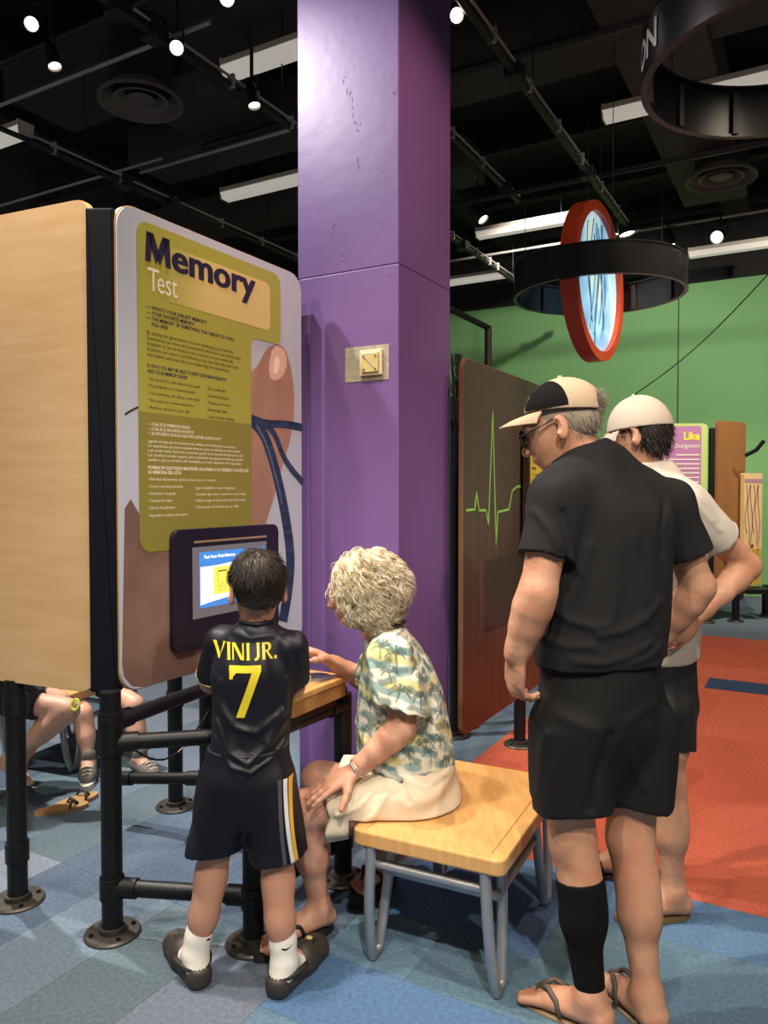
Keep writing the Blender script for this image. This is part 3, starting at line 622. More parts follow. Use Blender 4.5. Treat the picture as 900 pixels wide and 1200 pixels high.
# ================================================================== heart trace kiosk
er = empty('exhibit_kiosk', gp(600, 880), 'brown grid kiosk panel with a green heartbeat trace', 'kiosk')
e0 = at(544, 600, 3.6); e0.z = 0; en = -W; ET = 1.45+150*3.6/900+.02; EB = 1.45-290*3.6/900
M_ecg = mat('brown_grid_print', srgb(62, 54, 50), .45); nt = M_ecg.node_tree; N = nt.nodes; L = nt.links
# the print turns from grey-brown at the top to rust at the foot
tcn = N.new('ShaderNodeTexCoord'); sx = N.new('ShaderNodeSeparateXYZ'); L.new(tcn.outputs['Object'], sx.inputs[0]); mr = N.new('ShaderNodeMapRange'); mr.inputs[1].default_value = .35; mr.inputs[2].default_value = 1.3; L.new(sx.outputs[2], mr.inputs[0])
crn = N.new('ShaderNodeValToRGB'); crn.color_ramp.elements[0].color = (*srgb(104, 56, 40), 1); crn.color_ramp.elements[1].color = (*srgb(74, 66, 60), 1); L.new(mr.outputs[0], crn.inputs[0]); L.new(crn.outputs[0], N['Principled BSDF'].inputs['Base Color'])
ep = MB().prism(rrect(0, EB, 1.35, ET, .055, 8), e0, U, Z, en, .03).build('heartbeat_panel', M_ecg, er)
MB().prism(rrect(-.005, EB-.005, 1.355, ET+.005, .06, 8), e0-en*.004, U, Z, en, .022).build('panel_edge', mat('brown_edge', srgb(122, 92, 62), .5), ep)
M_gridl = mat('grid_line', srgb(104, 92, 78), .5)
for k in range(1, 13):
    MB().box(e0+U*(.105*k)+Z*((EB+ET)/2)+en*.0006, .002, .001, ET-EB-.04, (U, W, Z)).build('grid_line', M_gridl, ep)
for k in range(1, 16):
    MB().box(e0+U*.675+Z*(EB+.11*k)+en*.0006, 1.32, .001, .002, (U, W, Z)).build('grid_line', M_gridl, ep)
def E(x, y): q = onplane(x, y, e0, en); return q+en*.002
tr = [(546, 598), (556, 597), (558, 577), (561, 598), (569, 598), (572, 614), (577, 482), (581, 638), (583, 600), (596, 597), (600, 575), (606, 570), (640, 572)]
mb = MB()
pts = [E(*p) for p in tr]
for a, b in zip(pts[:-1], pts[1:]):
    d = (b-a); l = d.length; d.normalize(); mb.box((a+b)/2, l+.008, .001, .012, (d, W, d.cross(W)))
mb.build('heartbeat_trace', mat('green_trace', srgb(132, 190, 96), .5), ep)
q0, q1 = E(568, 660), E(640, 730)
MB().prism(rrect((q0-e0).dot(U), at(568, 740, q0.y).z, 1.05, at(568, 657, q0.y).z, .004), e0+en*.006, U, Z, en, .006).build('access_plate', mat('access_plate', srgb(66, 54, 52), .4), ep)
# yellow text panel standing proud of it
y0 = E(609, 600)+en*.05; y0.z = 0; y1 = .5
yp = MB().prism(rrect(0, 1.08, y1, 1.86, .04, 6), y0, U, Z, en, .035).build('yellow_panel', mat('dark_brown_rim', srgb(70, 48, 36), .5), er)
MB().prism(rrect(.02, 1.40, y1-.02, 1.84, .02, 5), y0+en*.002, U, Z, en, .002).build('yellow_print', mat('yellow_print', srgb(214, 188, 66), .4), yp)
MB().prism(rrect(.02, 1.10, y1-.02, 1.40, .02, 5), y0+en*.002, U, Z, en, .002).build('yellow_green_print', mat('yellow_green_print', srgb(170, 168, 80), .4), yp)
mb = MB()
for k, (s, b) in enumerate([('Pulse', .03), ('How fast is your heart beating', 0), ('right now? Count the beats', 0), ('Resting', .03), ('A calm heart beats slowly and', 0), ('steadily through the day', 0), ('Moving', .03), ('Your heart speeds up to send', 0), ('more oxygen to your muscles', 0)]):
    text_into(mb, s, y0, U, Z, en, .05, 1.78-.035*k, .014, None, b, lift=.004)
mb.build('panel_text', M_darkink, yp)['kind'] = 'stuff'
for p, top in ((gp(609, 873), .34), (gp(533, 862), 2.0), (gp(545, 850), 1.6)): post(er, p, top)
pa, pb = at(572, 430, 4.3), at(572, 382, 4.3); MB().cyl(V(pa.x, pa.y, 1.0), pb, .02, 12).build('tall_post', M_pipe, er, smooth=.6)
rail(er, pb-Z*.01, pb-Z*.01-U*1.0+W*.0, r=.016, ends=False); rail(er, gp(533, 862)+Z*1.55, gp(545, 850)+Z*1.55, r=.02) 
# dark netting bunched beside the column
rg = random.Random(9); mb = MB(); 
for k in range(16):
    x = 531+rg.uniform(0, 9); pts = [at(x+2.2*math.sin(t*rg.uniform(5, 9)+k)+rg.uniform(-.6, .6), 415+95*t, 4.25+.04*math.sin(k)) for t in np.linspace(0, 1, 12)]
    mb.tube(pts, .004, 4)
for k in range(9):
    yy = 425+9*k; mb.tube([at(530+2*j, yy+2.5*math.sin(j+k), 4.25) for j in range(7)], .003, 4)
o = mb.build('netting', M_beam); tag(o, 'dark netting bunched beside the right edge of the purple column', 'net'); o['kind'] = 'stuff'

# ================================================================== far kiosk
br = empty('exhibit_kiosk', gp(840, 729), 'far kiosk with purple printed panel and brown side against green wall', 'kiosk')
YB = 8.5; zb = lambda y, Y=YB: at(450, y, Y).z
b0 = at(833, 600, YB); b0.z = 0; bn = (-U*.9-W*.4).normalized(); bx = V(-bn.y, bn.x, 0)      # graphic panel faces the camera, runs left
bx = -bx if bx.x > 0 else bx
bp_ = MB().prism(rrect(0, zb(712), 1.05, zb(496), .06, 6), b0+bx*.04, bx, Z, bn, .03).build('purple_panel', mat('pale_green_print', srgb(176, 196, 120), .4), br)
MB().prism(rrect(.07, zb(690), 1.02, zb(499), .03, 5), b0+bx*.04+bn*.002, bx, Z, bn, .002).build('purple_print', mat('purple_print', srgb(168, 116, 160), .4), bp_)
MB().prism(rrect(.5, zb(497), 1.0, zb(492), .002, 5), b0+bx*.04+bn*.004, bx, Z, bn, .002).build('yellow_strip', mat('yellow_strip', srgb(214, 196, 90), .4), bp_)
mb = MB(); text_into(mb, 'Like', b0+bx*.04, -bx, Z, bn, -.09, zb(515), .085, .17, .03, lift=.006, align='R'); mb.build('title_text', mat('yellow_ink', srgb(240, 222, 40), .4), bp_)
mb = MB(); text_into(mb, 'a Brain Surgeon', b0+bx*.04, -bx, Z, bn, -.09, zb(524.5), .05, .52, .0, .25, lift=.006, align='R')
for k in range(16): 
    w_ = .42 if k % 5 else .25; mb.box(b0+bx*(.04+.09+w_/2)+bn*.005+Z*(zb(533)-.05*k), w_, .002, .012, (bx, bn, Z))
mb.build('panel_text', M_whitep, bp_)['kind'] = 'stuff'
MB().prism(smoothpoly([(.62, zb(560)), (.80, zb(552)), (.95, zb(536)), (.80, zb(528)), (.62, zb(534))]), b0+bx*.04+bn*.004, bx, Z, bn, .002).build('yellow_picture', mat('yellow_pic', srgb(222, 196, 96), .4), bp_)
for k in (0, .055): MB().box(b0-bx*(.0-.0)+V(k, 0, 0)+Z*((zb(495)+zb(725))/2), .045, .06, zb(495)-zb(712)).build('corner_post_cover', M_black, br, bevel=.005)
s0_ = at(840, 600, YB-.05); s1_ = at(873, 600, YB+.25); s0_.z = s1_.z = 0; sdv = (s1_-s0_); sl = sdv.length; sdv.normalize(); sn = V(sdv.y, -sdv.x, 0)
MB().prism(rrect(0, zb(706), sl, zb(493), .04, 6), s0_, sdv, Z, sn, .03).build('brown_panel', mat('brown_veneer', srgb(150, 102, 60), .45, noise=.2, nscale=6), br)
g0 = at(872, 600, YB+.1); g1 = at(893, 600, YB+.25); g0.z = g1.z = 0; gd = g1-g0; gl_ = gd.length; gd.normalize(); gn = V(gd.y, -gd.x, 0)
gp_ = MB().prism(rrect(0, zb(688), gl_, zb(554), .02, 5), g0, gd, Z, gn, .05).build('skin_diagram_panel', mat('peach_print', srgb(226, 194, 140), .4), br)
MB().prism(rrect(0.004, zb(688), gl_-.004, zb(645), .006), g0+gn*.002, gd, Z, gn, .002).build('fat_layer_print', mat('fat_layer', srgb(214, 184, 84), .4, col2=srgb(180, 140, 50), nscale=30), gp_)
MB().prism(rrect(0.004, zb(566), gl_-.004, zb(561), .001), g0+gn*.002, gd, Z, gn, .002).build('skin_surface_print', mat('surface_print', srgb(176, 130, 150), .4), gp_)
mb = MB(); rg = random.Random(2)
for k in range(6):
    x = gl_*(.1+.14*k); mb.tube([g0+gn*.004+gd*(x+.02*math.sin(t*7+k*2))+Z*(zb(568)-(.55+.12*(k % 3))*t) for t in np.linspace(0, 1, 10)], .004, 4)
mb.build('vessel_drawing', mat('vessel_ink', srgb(120, 70, 90), .5), gp_)
MB().lathe(g0+gd*(gl_*.45)+gn*.004+Z*zb(641), gn, [(0, .002), (.022, .002), (.022, 0)], 16).build('red_dot', mat('red_dot', srgb(150, 40, 36), .4), gp_)
MB().box(V(.5*(g0.x+g1.x), g0.y, zb(693)), .32, .3, .05).build('ledge', M_black, br)
for px, py in ((828, 729), (862, 728), (897, 722)): post(br, gp(px, py), zb(690), r=.04)
rail(br, gp(828, 729)+Z*.32, gp(800, 729)+Z*.32, r=.03, ends=False)
a = at(873, 534, YB); MB().tube([a, a+V(.10, -.05, .06), a+V(.16, -.1, .16)], .022, 10).build('lamp_arm', M_black, br, smooth=.8)

# ================================================================== benches with bent tube legs
M_bench = mat('bench_maple', srgb(208, 164, 106), .36, col2=srgb(197, 150, 90), nscale=3.5, stretch=(14, 2, 2))
def bench(name, o, X, Y, lx, ly, top, label, mtop=M_bench, tube=.0165):
    # o = the front-left corner of the top, X along its front, Y to its back
    root = empty(name, V(o.x, o.y, 0)+X*lx/2+Y*ly/2, label, 'bench'); o = V(o.x, o.y, 0)
    MB().prism(rrect(0, 0, lx, ly, .03, 5), o+Z*top, X, Y, Z, .047).build('seat', mtop, root, bevel=.006)
    mb = MB()
    for e in (.045, lx-.045): mb.box(o+X*e+Y*ly/2+Z*(top+.0002), .0022, ly-.06, .0006, (X, Y, Z))
    mb.build('edge_inlay', mat('inlay_line', srgb(120, 82, 44), .6), root)
    for ex in (.06, lx-.06):
        for (y0_, y1_, yf) in ((.02, .17, .10), (ly-.02, ly-.17, ly-.10)):
            A = o+X*ex+Y*y0_+Z*(top-.047); B = o+X*ex+Y*y1_+Z*(top-.047); f = 1 if y1_ > y0_ else -1
            out = X*(-.02 if ex < lx/2 else .02)
            pts = []
            for t in np.linspace(0, 1, 11): pts.append(A+Y*(f*(.0+.045*t**3))+out*t-Z*((top-.047-.018)*t))
            end = pts[-1]; mid = end+Y*(f*.03)-Z*.001
            up = [end+Y*(f*.035)+Z*.004]
            for t in np.linspace(0.04, 1, 9): up.append(end+Y*(f*.04)+(B-(end+Y*(f*.04)))*t+Y*(f*.012*math.sin(PI*t)))
            MB().tube(pts+up, tube, 12).build('leg', M_alu, root, smooth=.8)
    zr = top-.11
    for yy, z_ in ((.042, zr), (.13, zr-.06), (ly-.042, zr), (ly-.13, zr-.06)):
        MB().cyl(o+X*.055+Y*yy+Z*z_, o+X*(lx-.055)+Y*yy+Z*z_, tube*.85, 12).build('cross_bar', M_alu, root, smooth=.6)
    for ex in (.06, lx-.06): MB().cyl(o+X*ex+Y*.13+Z*(zr-.06), o+X*ex+Y*(ly-.13)+Z*(zr-.06), tube*.8, 12).build('side_bar', M_alu, root, smooth=.6)
    return root
BT = .43
bo = gp(411, 971, BT); bo.z = 0; bX = (gp(590, 1011, BT)-gp(411, 971, BT)); bX.z = 0; blx = bX.length; bX.normalize(); bY = V(-bX.y, bX.x, 0)
bench('bench', bo, bX, bY, blx, .70, BT, 'small maple bench with bent grey tube legs under the seated woman')
b2 = gp(92, 921); bench('bench', V(b2.x-.56, b2.y+.28, 0), V(.93, -.36, 0).normalized(), V(.36, .93, 0).normalized(), .50, .6, .42, 'maple topped bench with dark bent tube legs behind the memory test kiosk')
# ================================================================== body modelling: smooth unions of tapered limbs, meshed with surface nets
A3 = lambda p: np.array([p[0], p[1], p[2]], dtype=np.float32)
class Body:
    def __init__(s): s.ops = []
    def op(s, kind, fn, lo, hi, k): s.ops.append((kind, fn, np.array(lo, dtype=np.float32), np.array(hi, dtype=np.float32), k)); return s
    def cone(s, a, b, ra, rb, k=.02, n=None, sc=1.0, kind='u', cap=None):          # cap = (point, normal): a flat cut end
        a, b = A3(a), A3(b); ab = b-a; L2 = float(ab.dot(ab))+1e-9; R = max(ra, rb)*max(1, sc)
        nn = None
        if cap is not None: cp_ = A3(cap[0]); cn_ = A3(V(cap[1]).normalized())
        if n is not None: nn = A3(n); nn = nn/np.linalg.norm(nn)
        def fn(P):
            d = P-a; t = np.clip((d@ab)/L2, 0, 1); d = d-t[..., None]*ab
            if nn is not None:
                q = d@nn; d = d+(q*(1/sc-1))[..., None]*nn
            r = (np.sqrt((d*d).sum(-1))-(ra+(rb-ra)*t))*(min(1, sc) if nn is not None else 1)
            return r if cap is None else np.maximum(r, (P-cp_)@cn_)
        return s.op(kind, fn, np.minimum(a, b)-R, np.maximum(a, b)+R, k)
    def chain(s, pts, rs, k=.02, n=None, sc=1.0, kind='u'):
        scs = sc if isinstance(sc, (list, tuple)) else [sc]*len(pts)
        for i in range(len(pts)-1): s.cone(pts[i], pts[i+1], rs[i], rs[i+1], k, n, (scs[i]+scs[i+1])/2, kind)
        return s
    def loft(s, pts, hw, hd, x, y, k=.02, kind='u'):
        # an elliptical tube with the half widths hw along x and hd along y at each point
        X, Y = A3(V(x).normalized()), A3(V(y).normalized()); Q = np.stack([A3(p) for p in pts]); hw = np.array(hw, dtype=np.float32); hd = np.array(hd, dtype=np.float32)
        ax = np.cross(X, Y); ax = ax if ax.dot(Q[-1]-Q[0]) > 0 else -ax
        tt = np.arange(len(Q)); t2 = np.linspace(0, len(Q)-1, 8*(len(Q)-1)+1)
        def cr(c):                                           # Catmull-Rom through the control values
            e = np.concatenate([[2*c[0]-c[1]], c, [2*c[-1]-c[-2]]]); i = np.minimum(t2.astype(int), len(c)-2); f = t2-i; p0, p1, p2, p3 = e[i], e[i+1], e[i+2], e[i+3]
            return (p1+.5*f*(p2-p0+f*(2*p0-5*p1+4*p2-p3+f*(3*(p1-p2)+p3-p0)))).astype(np.float32)
        Q = np.stack([cr(Q[:, i]) for i in range(3)], 1); hw = cr(hw); hd = cr(hd)
        hs = np.maximum.accumulate((Q-Q[0])@ax); R = max(hw.max(), hd.max())
        def fn(P):
            h = (P-Q[0])@ax; hc = np.clip(h, hs[0], hs[-1])
            c = [np.interp(hc, hs, Q[:, i]).astype(np.float32) for i in range(3)]
            w = np.interp(hc, hs, hw).astype(np.float32); d = np.interp(hc, hs, hd).astype(np.float32)
            D = P-np.stack(c, -1); u = D@X; v = D@Y; q0 = np.sqrt((u/w)**2+(v/d)**2)+1e-6; q1 = np.sqrt((u/(w*w))**2+(v/(d*d))**2)+1e-6
            e = q0*(q0-1)/q1; o = np.abs(h-hc)
            return np.where(o > 0, np.sqrt(np.maximum(e, 0)**2+o*o), e)
        return s.op(kind, fn, Q.min(0)-R, Q.max(0)+R, k)
    def ell(s, c, r, ax=None, k=.02, kind='u'):
        c = A3(c); r = np.array(r, dtype=np.float32); M = None if ax is None else np.stack([A3(V(v).normalized()) for v in ax], 1); R = r.max()
        def fn(P):
            d = P-c
            if M is not None: d = d@M
            q = d/r; k0 = np.sqrt((q*q).sum(-1))+1e-6; k1 = np.sqrt(((q/r)**2).sum(-1))+1e-6
            return k0*(k0-1)/k1
        return s.op(kind, fn, c-R, c+R, k)
    def cut(s, p, n, k=.004):                                # remove the side n points to
        p, n = A3(p), A3(V(n).normalized())
        return s.op('i', lambda P: (P-p)@n, [-9]*3, [9]*3, k)
    def ridge(s, pts, w, h, ax=None, c=None):                # a soft fold (h>0) or crease (h<0); ax: seen along this way, on the side of c it points to
        Q = [A3(p) for p in pts]; a_ = None if ax is None else A3(V(ax).normalized()); c_ = None if c is None else A3(c)
        if a_ is not None: Q = [q-a_*float(q@a_) for q in Q]
        def fn(P, D):
            m = None; P2 = P if a_ is None else P-(P@a_)[..., None]*a_
            for a, b in zip(Q[:-1], Q[1:]):
                ab = b-a; d = P2-a; t = np.clip((d@ab)/(ab.dot(ab)+1e-9), 0, 1); d = d-t[..., None]*ab; e = (d*d).sum(-1); m = e if m is None else np.minimum(m, e)
            g = h*np.exp(-m/(w*w))
            if c_ is not None: g = g*(((P-c_)@a_) > 0)
            return D-g
        q = np.stack(Q); lo, hi = q.min(0)-2.5*w, q.max(0)+2.5*w
        if a_ is not None: lo, hi = lo-np.abs(a_)*9, hi+np.abs(a_)*9
        return s.op('d', fn, lo, hi, 0)
    def warp(s, fn): return s.op('d', fn, [-9]*3, [9]*3, 0)
    def bounds(s):
        B = [(o[2], o[3]) for o in s.ops if o[0] == 'u']; return np.min([b[0] for b in B], 0)-.015, np.max([b[1] for b in B], 0)+.015
    def field(s, lo, vox, shape):
        D = np.full(shape, .3, dtype=np.float32)
        ax = [lo[i]+vox*np.arange(shape[i], dtype=np.float32) for i in range(3)]
        for kind, fn, a, b, k in s.ops:
            m = .03+k; i0 = [int(max(0, math.floor((a[i]-m-lo[i])/vox))) for i in range(3)]; i1 = [int(min(shape[i], math.ceil((b[i]+m-lo[i])/vox)+1)) for i in range(3)]
            if any(i1[i] <= i0[i] for i in range(3)): continue
            sl = tuple(slice(i0[i], i1[i]) for i in range(3))
            P = np.stack(np.meshgrid(ax[0][sl[0]], ax[1][sl[1]], ax[2][sl[2]], indexing='ij'), -1); S_ = D[sl]
            if kind == 'd': D[sl] = fn(P, S_); continue
            d = fn(P).astype(np.float32); kk = max(k, 1e-5)
            if kind == 'u': h = np.clip(.5+.5*(S_-d)/kk, 0, 1); D[sl] = S_*(1-h)+d*h-kk*h*(1-h)
            else:
                if kind == 's': d = -d
                h = np.clip(.5-.5*(S_-d)/kk, 0, 1); D[sl] = S_*(1-h)+d*h+kk*h*(1-h)
        return D
    def mesh(s, name, vox, m, parent, fine=()):
        # fine = [(centre, half size, voxel)]: regions meshed at a finer step
        lo, hi = s.bounds(); VV, FF = [], []; k = 0
        boxes = [(lo, hi, vox, None)]+[(A3(c)-h, A3(c)+h, v, 1) for c, h, v in fine]
        for bi, (a, b, v, f) in enumerate(boxes):
            if f is not None: a = np.maximum(a, lo); b = np.minimum(b, hi)
            shape = [int(math.ceil((b[i]-a[i])/v))+2 for i in range(3)]
            D = s.field(a, v, shape); vs, fs = surface_nets(D, a, v)
            if len(fs) == 0: continue
            if bi == 0 and fine:
                c = vs[fs].mean(1); keep = np.ones(len(fs), bool)
                for c_, h_, v_ in fine: keep &= ~(np.abs(c-A3(c_)) < (h_-1.2*vox)).all(1)
                fs = fs[keep]
            VV.append(vs); FF.append(fs+k); k += len(vs)
        vs = np.concatenate(VV); fs = np.concatenate(FF)
        used = np.unique(fs); re = np.full(len(vs), -1, dtype=np.int64); re[used] = np.arange(len(used)); vs = vs[used]; fs = re[fs]
        me = bpy.data.meshes.new(name); me.vertices.add(len(vs)); me.vertices.foreach_set('co', vs.astype(np.float32).ravel())
        me.loops.add(len(fs)*4); me.loops.foreach_set('vertex_index', fs.astype(np.int32).ravel()); me.polygons.add(len(fs))
        me.polygons.foreach_set('loop_start', np.arange(0, len(fs)*4, 4, dtype=np.int32)); me.polygons.foreach_set('loop_total', np.full(len(fs), 4, dtype=np.int32))
        me.polygons.foreach_set('use_smooth', np.ones(len(fs), bool)); me.update(); me.validate()
        o = link(name, me, m, parent); return o
def surface_nets(D, lo, v):
    neg = D < 0; nx, ny, nz = D.shape
    cnt = np.zeros((nx-1, ny-1, nz-1), np.uint8)
    for i in (0, 1):
        for j in (0, 1):
            for k in (0, 1): cnt += neg[i:nx-1+i, j:ny-1+j, k:nz-1+k]
    C = np.argwhere((cnt > 0) & (cnt < 8))
    if len(C) == 0: return np.zeros((0, 3)), np.zeros((0, 4), int)
    idx = np.full(cnt.shape, -1, dtype=np.int32); idx[C[:, 0], C[:, 1], C[:, 2]] = np.arange(len(C))
    acc = np.zeros((len(C), 3), np.float32); n = np.zeros(len(C), np.float32); corn = {}
    for i in (0, 1):
        for j in (0, 1):
            for k in (0, 1): corn[i, j, k] = D[C[:, 0]+i, C[:, 1]+j, C[:, 2]+k]
    for p in list(corn):
        for ax in range(3):
            if p[ax]: continue
            q = list(p); q[ax] = 1; a, b = corn[p], corn[tuple(q)]; x = (a < 0) != (b < 0); t = np.where(x, a/(a-b+1e-12), 0)
            for d in range(3): acc[:, d] += np.where(x, p[d]+(t if d == ax else 0), 0)
            n += x
    vs = (C+acc/n[:, None])*v+np.array(lo); F_ = []
    for ax in range(3):
        o1, o2 = [(1, 2), (2, 0), (0, 1)][ax]
        sl0 = [slice(None)]*3; sl1 = [slice(None)]*3; sl0[ax] = slice(0, -1); sl1[ax] = slice(1, None)
        E_ = np.argwhere(neg[tuple(sl0)] != neg[tuple(sl1)])
        E_ = E_[(E_[:, o1] > 0) & (E_[:, o2] > 0) & (E_[:, o1] < D.shape[o1]-1) & (E_[:, o2] < D.shape[o2]-1)]
        if len(E_) == 0: continue
        def cell(d1, d2):
            e = E_.copy(); e[:, o1] -= d1; e[:, o2] -= d2; return idx[e[:, 0], e[:, 1], e[:, 2]]
        q = np.stack([cell(1, 1), cell(0, 1), cell(0, 0), cell(1, 0)], 1); flip = ~neg[E_[:, 0], E_[:, 1], E_[:, 2]]
        q[flip] = q[flip][:, ::-1]; F_.append(q[(q >= 0).all(1)])
    return vs, np.concatenate(F_)
def lerp(a, b, t): return V(a)*(1-t)+V(b)*t
def perp(d, v):                                              # the part of v square to d
    d = V(d).normalized(); return (V(v)-d*V(v).dot(d)).normalized()
def limb_arm(B, sh, el, wr, s, r=(.052, .043, .040, .026), k=.025):
    B.chain([sh, lerp(sh, el, .45), el], [r[0]*s, r[1]*s, r[2]*s*.93], k)
    B.chain([el, lerp(el, wr, .25), lerp(el, wr, .55), lerp(el, wr, .85), wr], [r[2]*s*.92, r[2]*s*.96, r[2]*s*.82, r[3]*s*1.03, r[3]*s], k)
def hand(B, wr, d, pn_, s, curl=(.35, .4, .45, .5), thumb_side=None, thumb_curl=.3, spread=.12, thumb_out=.7, k=.006):
    # d = from the wrist to the fingers, pn_ = the way the palm faces, thumb_side = the way the thumb leaves
    d = V(d).normalized(); n = perp(d, pn_); sd = d.cross(n)
    if thumb_side is not None and sd.dot(V(thumb_side)) < 0: sd = -sd
    wr = V(wr); pl_ = .088*s
    B.chain([wr, wr+d*pl_*.5, wr+d*pl_*.92], [.026*s, .034*s, .036*s], .014, n, .42)
    B.cone(wr+d*.03*s+sd*.018*s, wr+d*pl_*.8+sd*.022*s, .014*s, .012*s, .012)
    B.cone(wr+d*.03*s-sd*.018*s, wr+d*pl_*.75-sd*.024*s, .013*s, .011*s, .012)
    lens = [(.040, .025, .020), (.045, .029, .021), (.042, .027, .021), (.032, .020, .018)]
    for i in range(4):
        o = (1.5-i); base = wr+d*(pl_*(.93-.02*abs(i-1)-.045*(i == 3)))+sd*(o*.0205*s); a = curl[i]; fd = (d+sd*(o*spread*.5)).normalized(); ang = a*.75
        p = base; r0 = (.0098-.0006*(i == 3))*s
        for j, l in enumerate(lens[i]):
            dd = (fd*math.cos(ang)+n*math.sin(ang)).normalized(); q = p+dd*l*s; B.cone(p, q, r0, r0*.9, k); p = q; r0 *= .9; ang += a
    tb = wr+d*.022*s+sd*.022*s+n*.004*s; td = (d*(1-thumb_out*.5)+sd*thumb_out+n*.25).normalized(); p = tb; ang = 0; r0 = .0135*s
    for l in (.042, .034, .027):
        dd = (td*math.cos(ang)+(d*.7+n*.7-sd*.25).normalized()*math.sin(ang)).normalized(); q = p+dd*l*s; B.cone(p, q, r0, r0*.86, .010); p = q; r0 *= .86; ang += thumb_curl
def leg(B, hip, kn, an, toe, s, fat=1.0, barefoot=True, k=.03, fs=1.0):
    hip, kn, an, toe = V(hip), V(kn), V(an), V(toe); fwd = V(toe.x-an.x, toe.y-an.y, 0).normalized(); back = perp(an-kn, -fwd)
    B.chain([hip, lerp(hip, kn, .5), lerp(hip, kn, .9), kn], [.085*s*fat, .072*s*fat, .054*s*fat, .053*s*fat], k)
    B.cone(kn, lerp(kn, an, .5), .051*s*fat, .047*s*fat, k); B.cone(lerp(kn, an, .5), an, .045*s*fat, .033*s, k)
    B.ell(lerp(kn, an, .30)+back*.022*s, (.046*s*fat, .042*s*fat, .12*s), ((kn-an).normalized().cross(back), back, (kn-an)), .04)
    foot(B, an, toe, s*fs, barefoot)
def foot(B, an, toe, s, toes=True):
    an, toe = V(an), V(toe); f = V(toe.x-an.x, toe.y-an.y, 0).normalized(); sd = f.cross(Z); zf = an.z-.075*s
    heel = V(an.x, an.y, 0)-f*.03*s+Z*(zf+.03*s); L_ = (V(toe.x, toe.y, 0)-V(an.x, an.y, 0)).length; ball = V(an.x, an.y, 0)+f*(L_*.68)+Z*(zf+.020*s)
    B.cone(an, heel, .033*s, .030*s, .03); B.cone(heel-Z*.002*s, ball, .026*s, .022*s, .02, sd, 1.5); B.cone(an-Z*.012*s, ball+Z*.008*s-f*.02, .027*s, .019*s, .03, sd, 1.2)
    if toes:
        for i in range(5):
            o = (i-2)*.0155*s; q = V(an.x, an.y, 0)+sd*o*1.15+f*(L_*(.98-.05*abs(i-1.0)))+Z*(zf+.012*s); B.cone(ball+sd*o*.95, q, .0125*s, (.013 if i == 0 else .0095)*s, .008)
def headshape(B, c, f, up, s, ears=True, nose=True, jaw=1.0):
    # c = centre of the skull, f = the way the face looks, up = the way the crown points
    f = V(f).normalized(); up = perp(f, up); sd = f.cross(up); c = V(c)
    B.ell(c+f*-.012*s+up*.015*s, (.074*s, .094*s, .092*s), (sd, f, up), .02); B.ell(c+f*.035*s-up*.045*s, (.058*s*jaw, .066*s, .075*s), (sd, f, up), .035)
    B.ell(c+f*.055*s-up*.098*s, (.030*s*jaw, .032*s, .024*s), (sd, f, up), .03)
    if nose:
        B.cone(c+f*.094*s-up*.008*s, c+f*.116*s-up*.042*s, .010*s, .015*s, .012); B.cone(c+f*.094*s-up*.07*s-sd*.016*s, c+f*.094*s-up*.07*s+sd*.016*s, .009*s, .009*s, .01)
        B.cone(c+f*.092*s-up*.082*s-sd*.012*s, c+f*.092*s-up*.082*s+sd*.012*s, .008*s, .008*s, .008); B.cone(c+f*.086*s+up*.014*s-sd*.045*s, c+f*.086*s+up*.014*s+sd*.045*s, .012*s, .012*s, .02)
        for q in (-1, 1):
            B.ell(c+f*.098*s-up*.006*s+sd*q*.031*s, (.016*s, .012*s, .010*s), (sd, f, up), .008, 's'); B.ell(c+f*.080*s-up*.007*s+sd*q*.031*s, (.0125*s,)*3, None, .003)
    if ears:
        for q in (-1, 1):
            e = c+sd*q*.076*s-f*.008*s-up*.020*s; ef = (f*.85+sd*q*.5).normalized(); en_ = ef.cross(up)
            B.ell(e+sd*q*.006*s-f*.006*s, (.007*s, .019*s, .033*s), (en_, ef, up), .006); B.ell(e+sd*q*.014*s+f*.003*s+up*.004*s, (.006*s, .010*s, .019*s), (en_, ef, up), .006, 's')
            B.ell(e+sd*q*.003*s-up*.026*s, (.006*s, .010*s, .012*s), (en_, ef, up), .008)
def folds(amp, freq, axis, seed=0, mask=None):
    r = np.random.RandomState(seed); ks = r.normal(size=(5, 3)).astype(np.float32)*freq; ph = r.uniform(0, 6.28, 5); a = A3(axis)
    def fn(P, D):
        w = 0
        for i in range(5): w = w+np.sin(P@(ks[i]-a*float(ks[i]@a)*.75)+ph[i])
        w = w*(amp/3)
        if mask is not None: w = w*mask(P)
        return D+w*(np.abs(D) < .05)
    return fn
def shell_n(p, c, ax, r):                                    # outward normals of an ellipsoid about c
    q = (p-A3(c)); M_ = np.stack([A3(V(v).normalized()) for v in ax], 1); l = (q@M_)/(np.array(r, dtype=np.float32)**2); n = l@M_.T; return n/(np.linalg.norm(n, axis=1)[:, None]+1e-6)
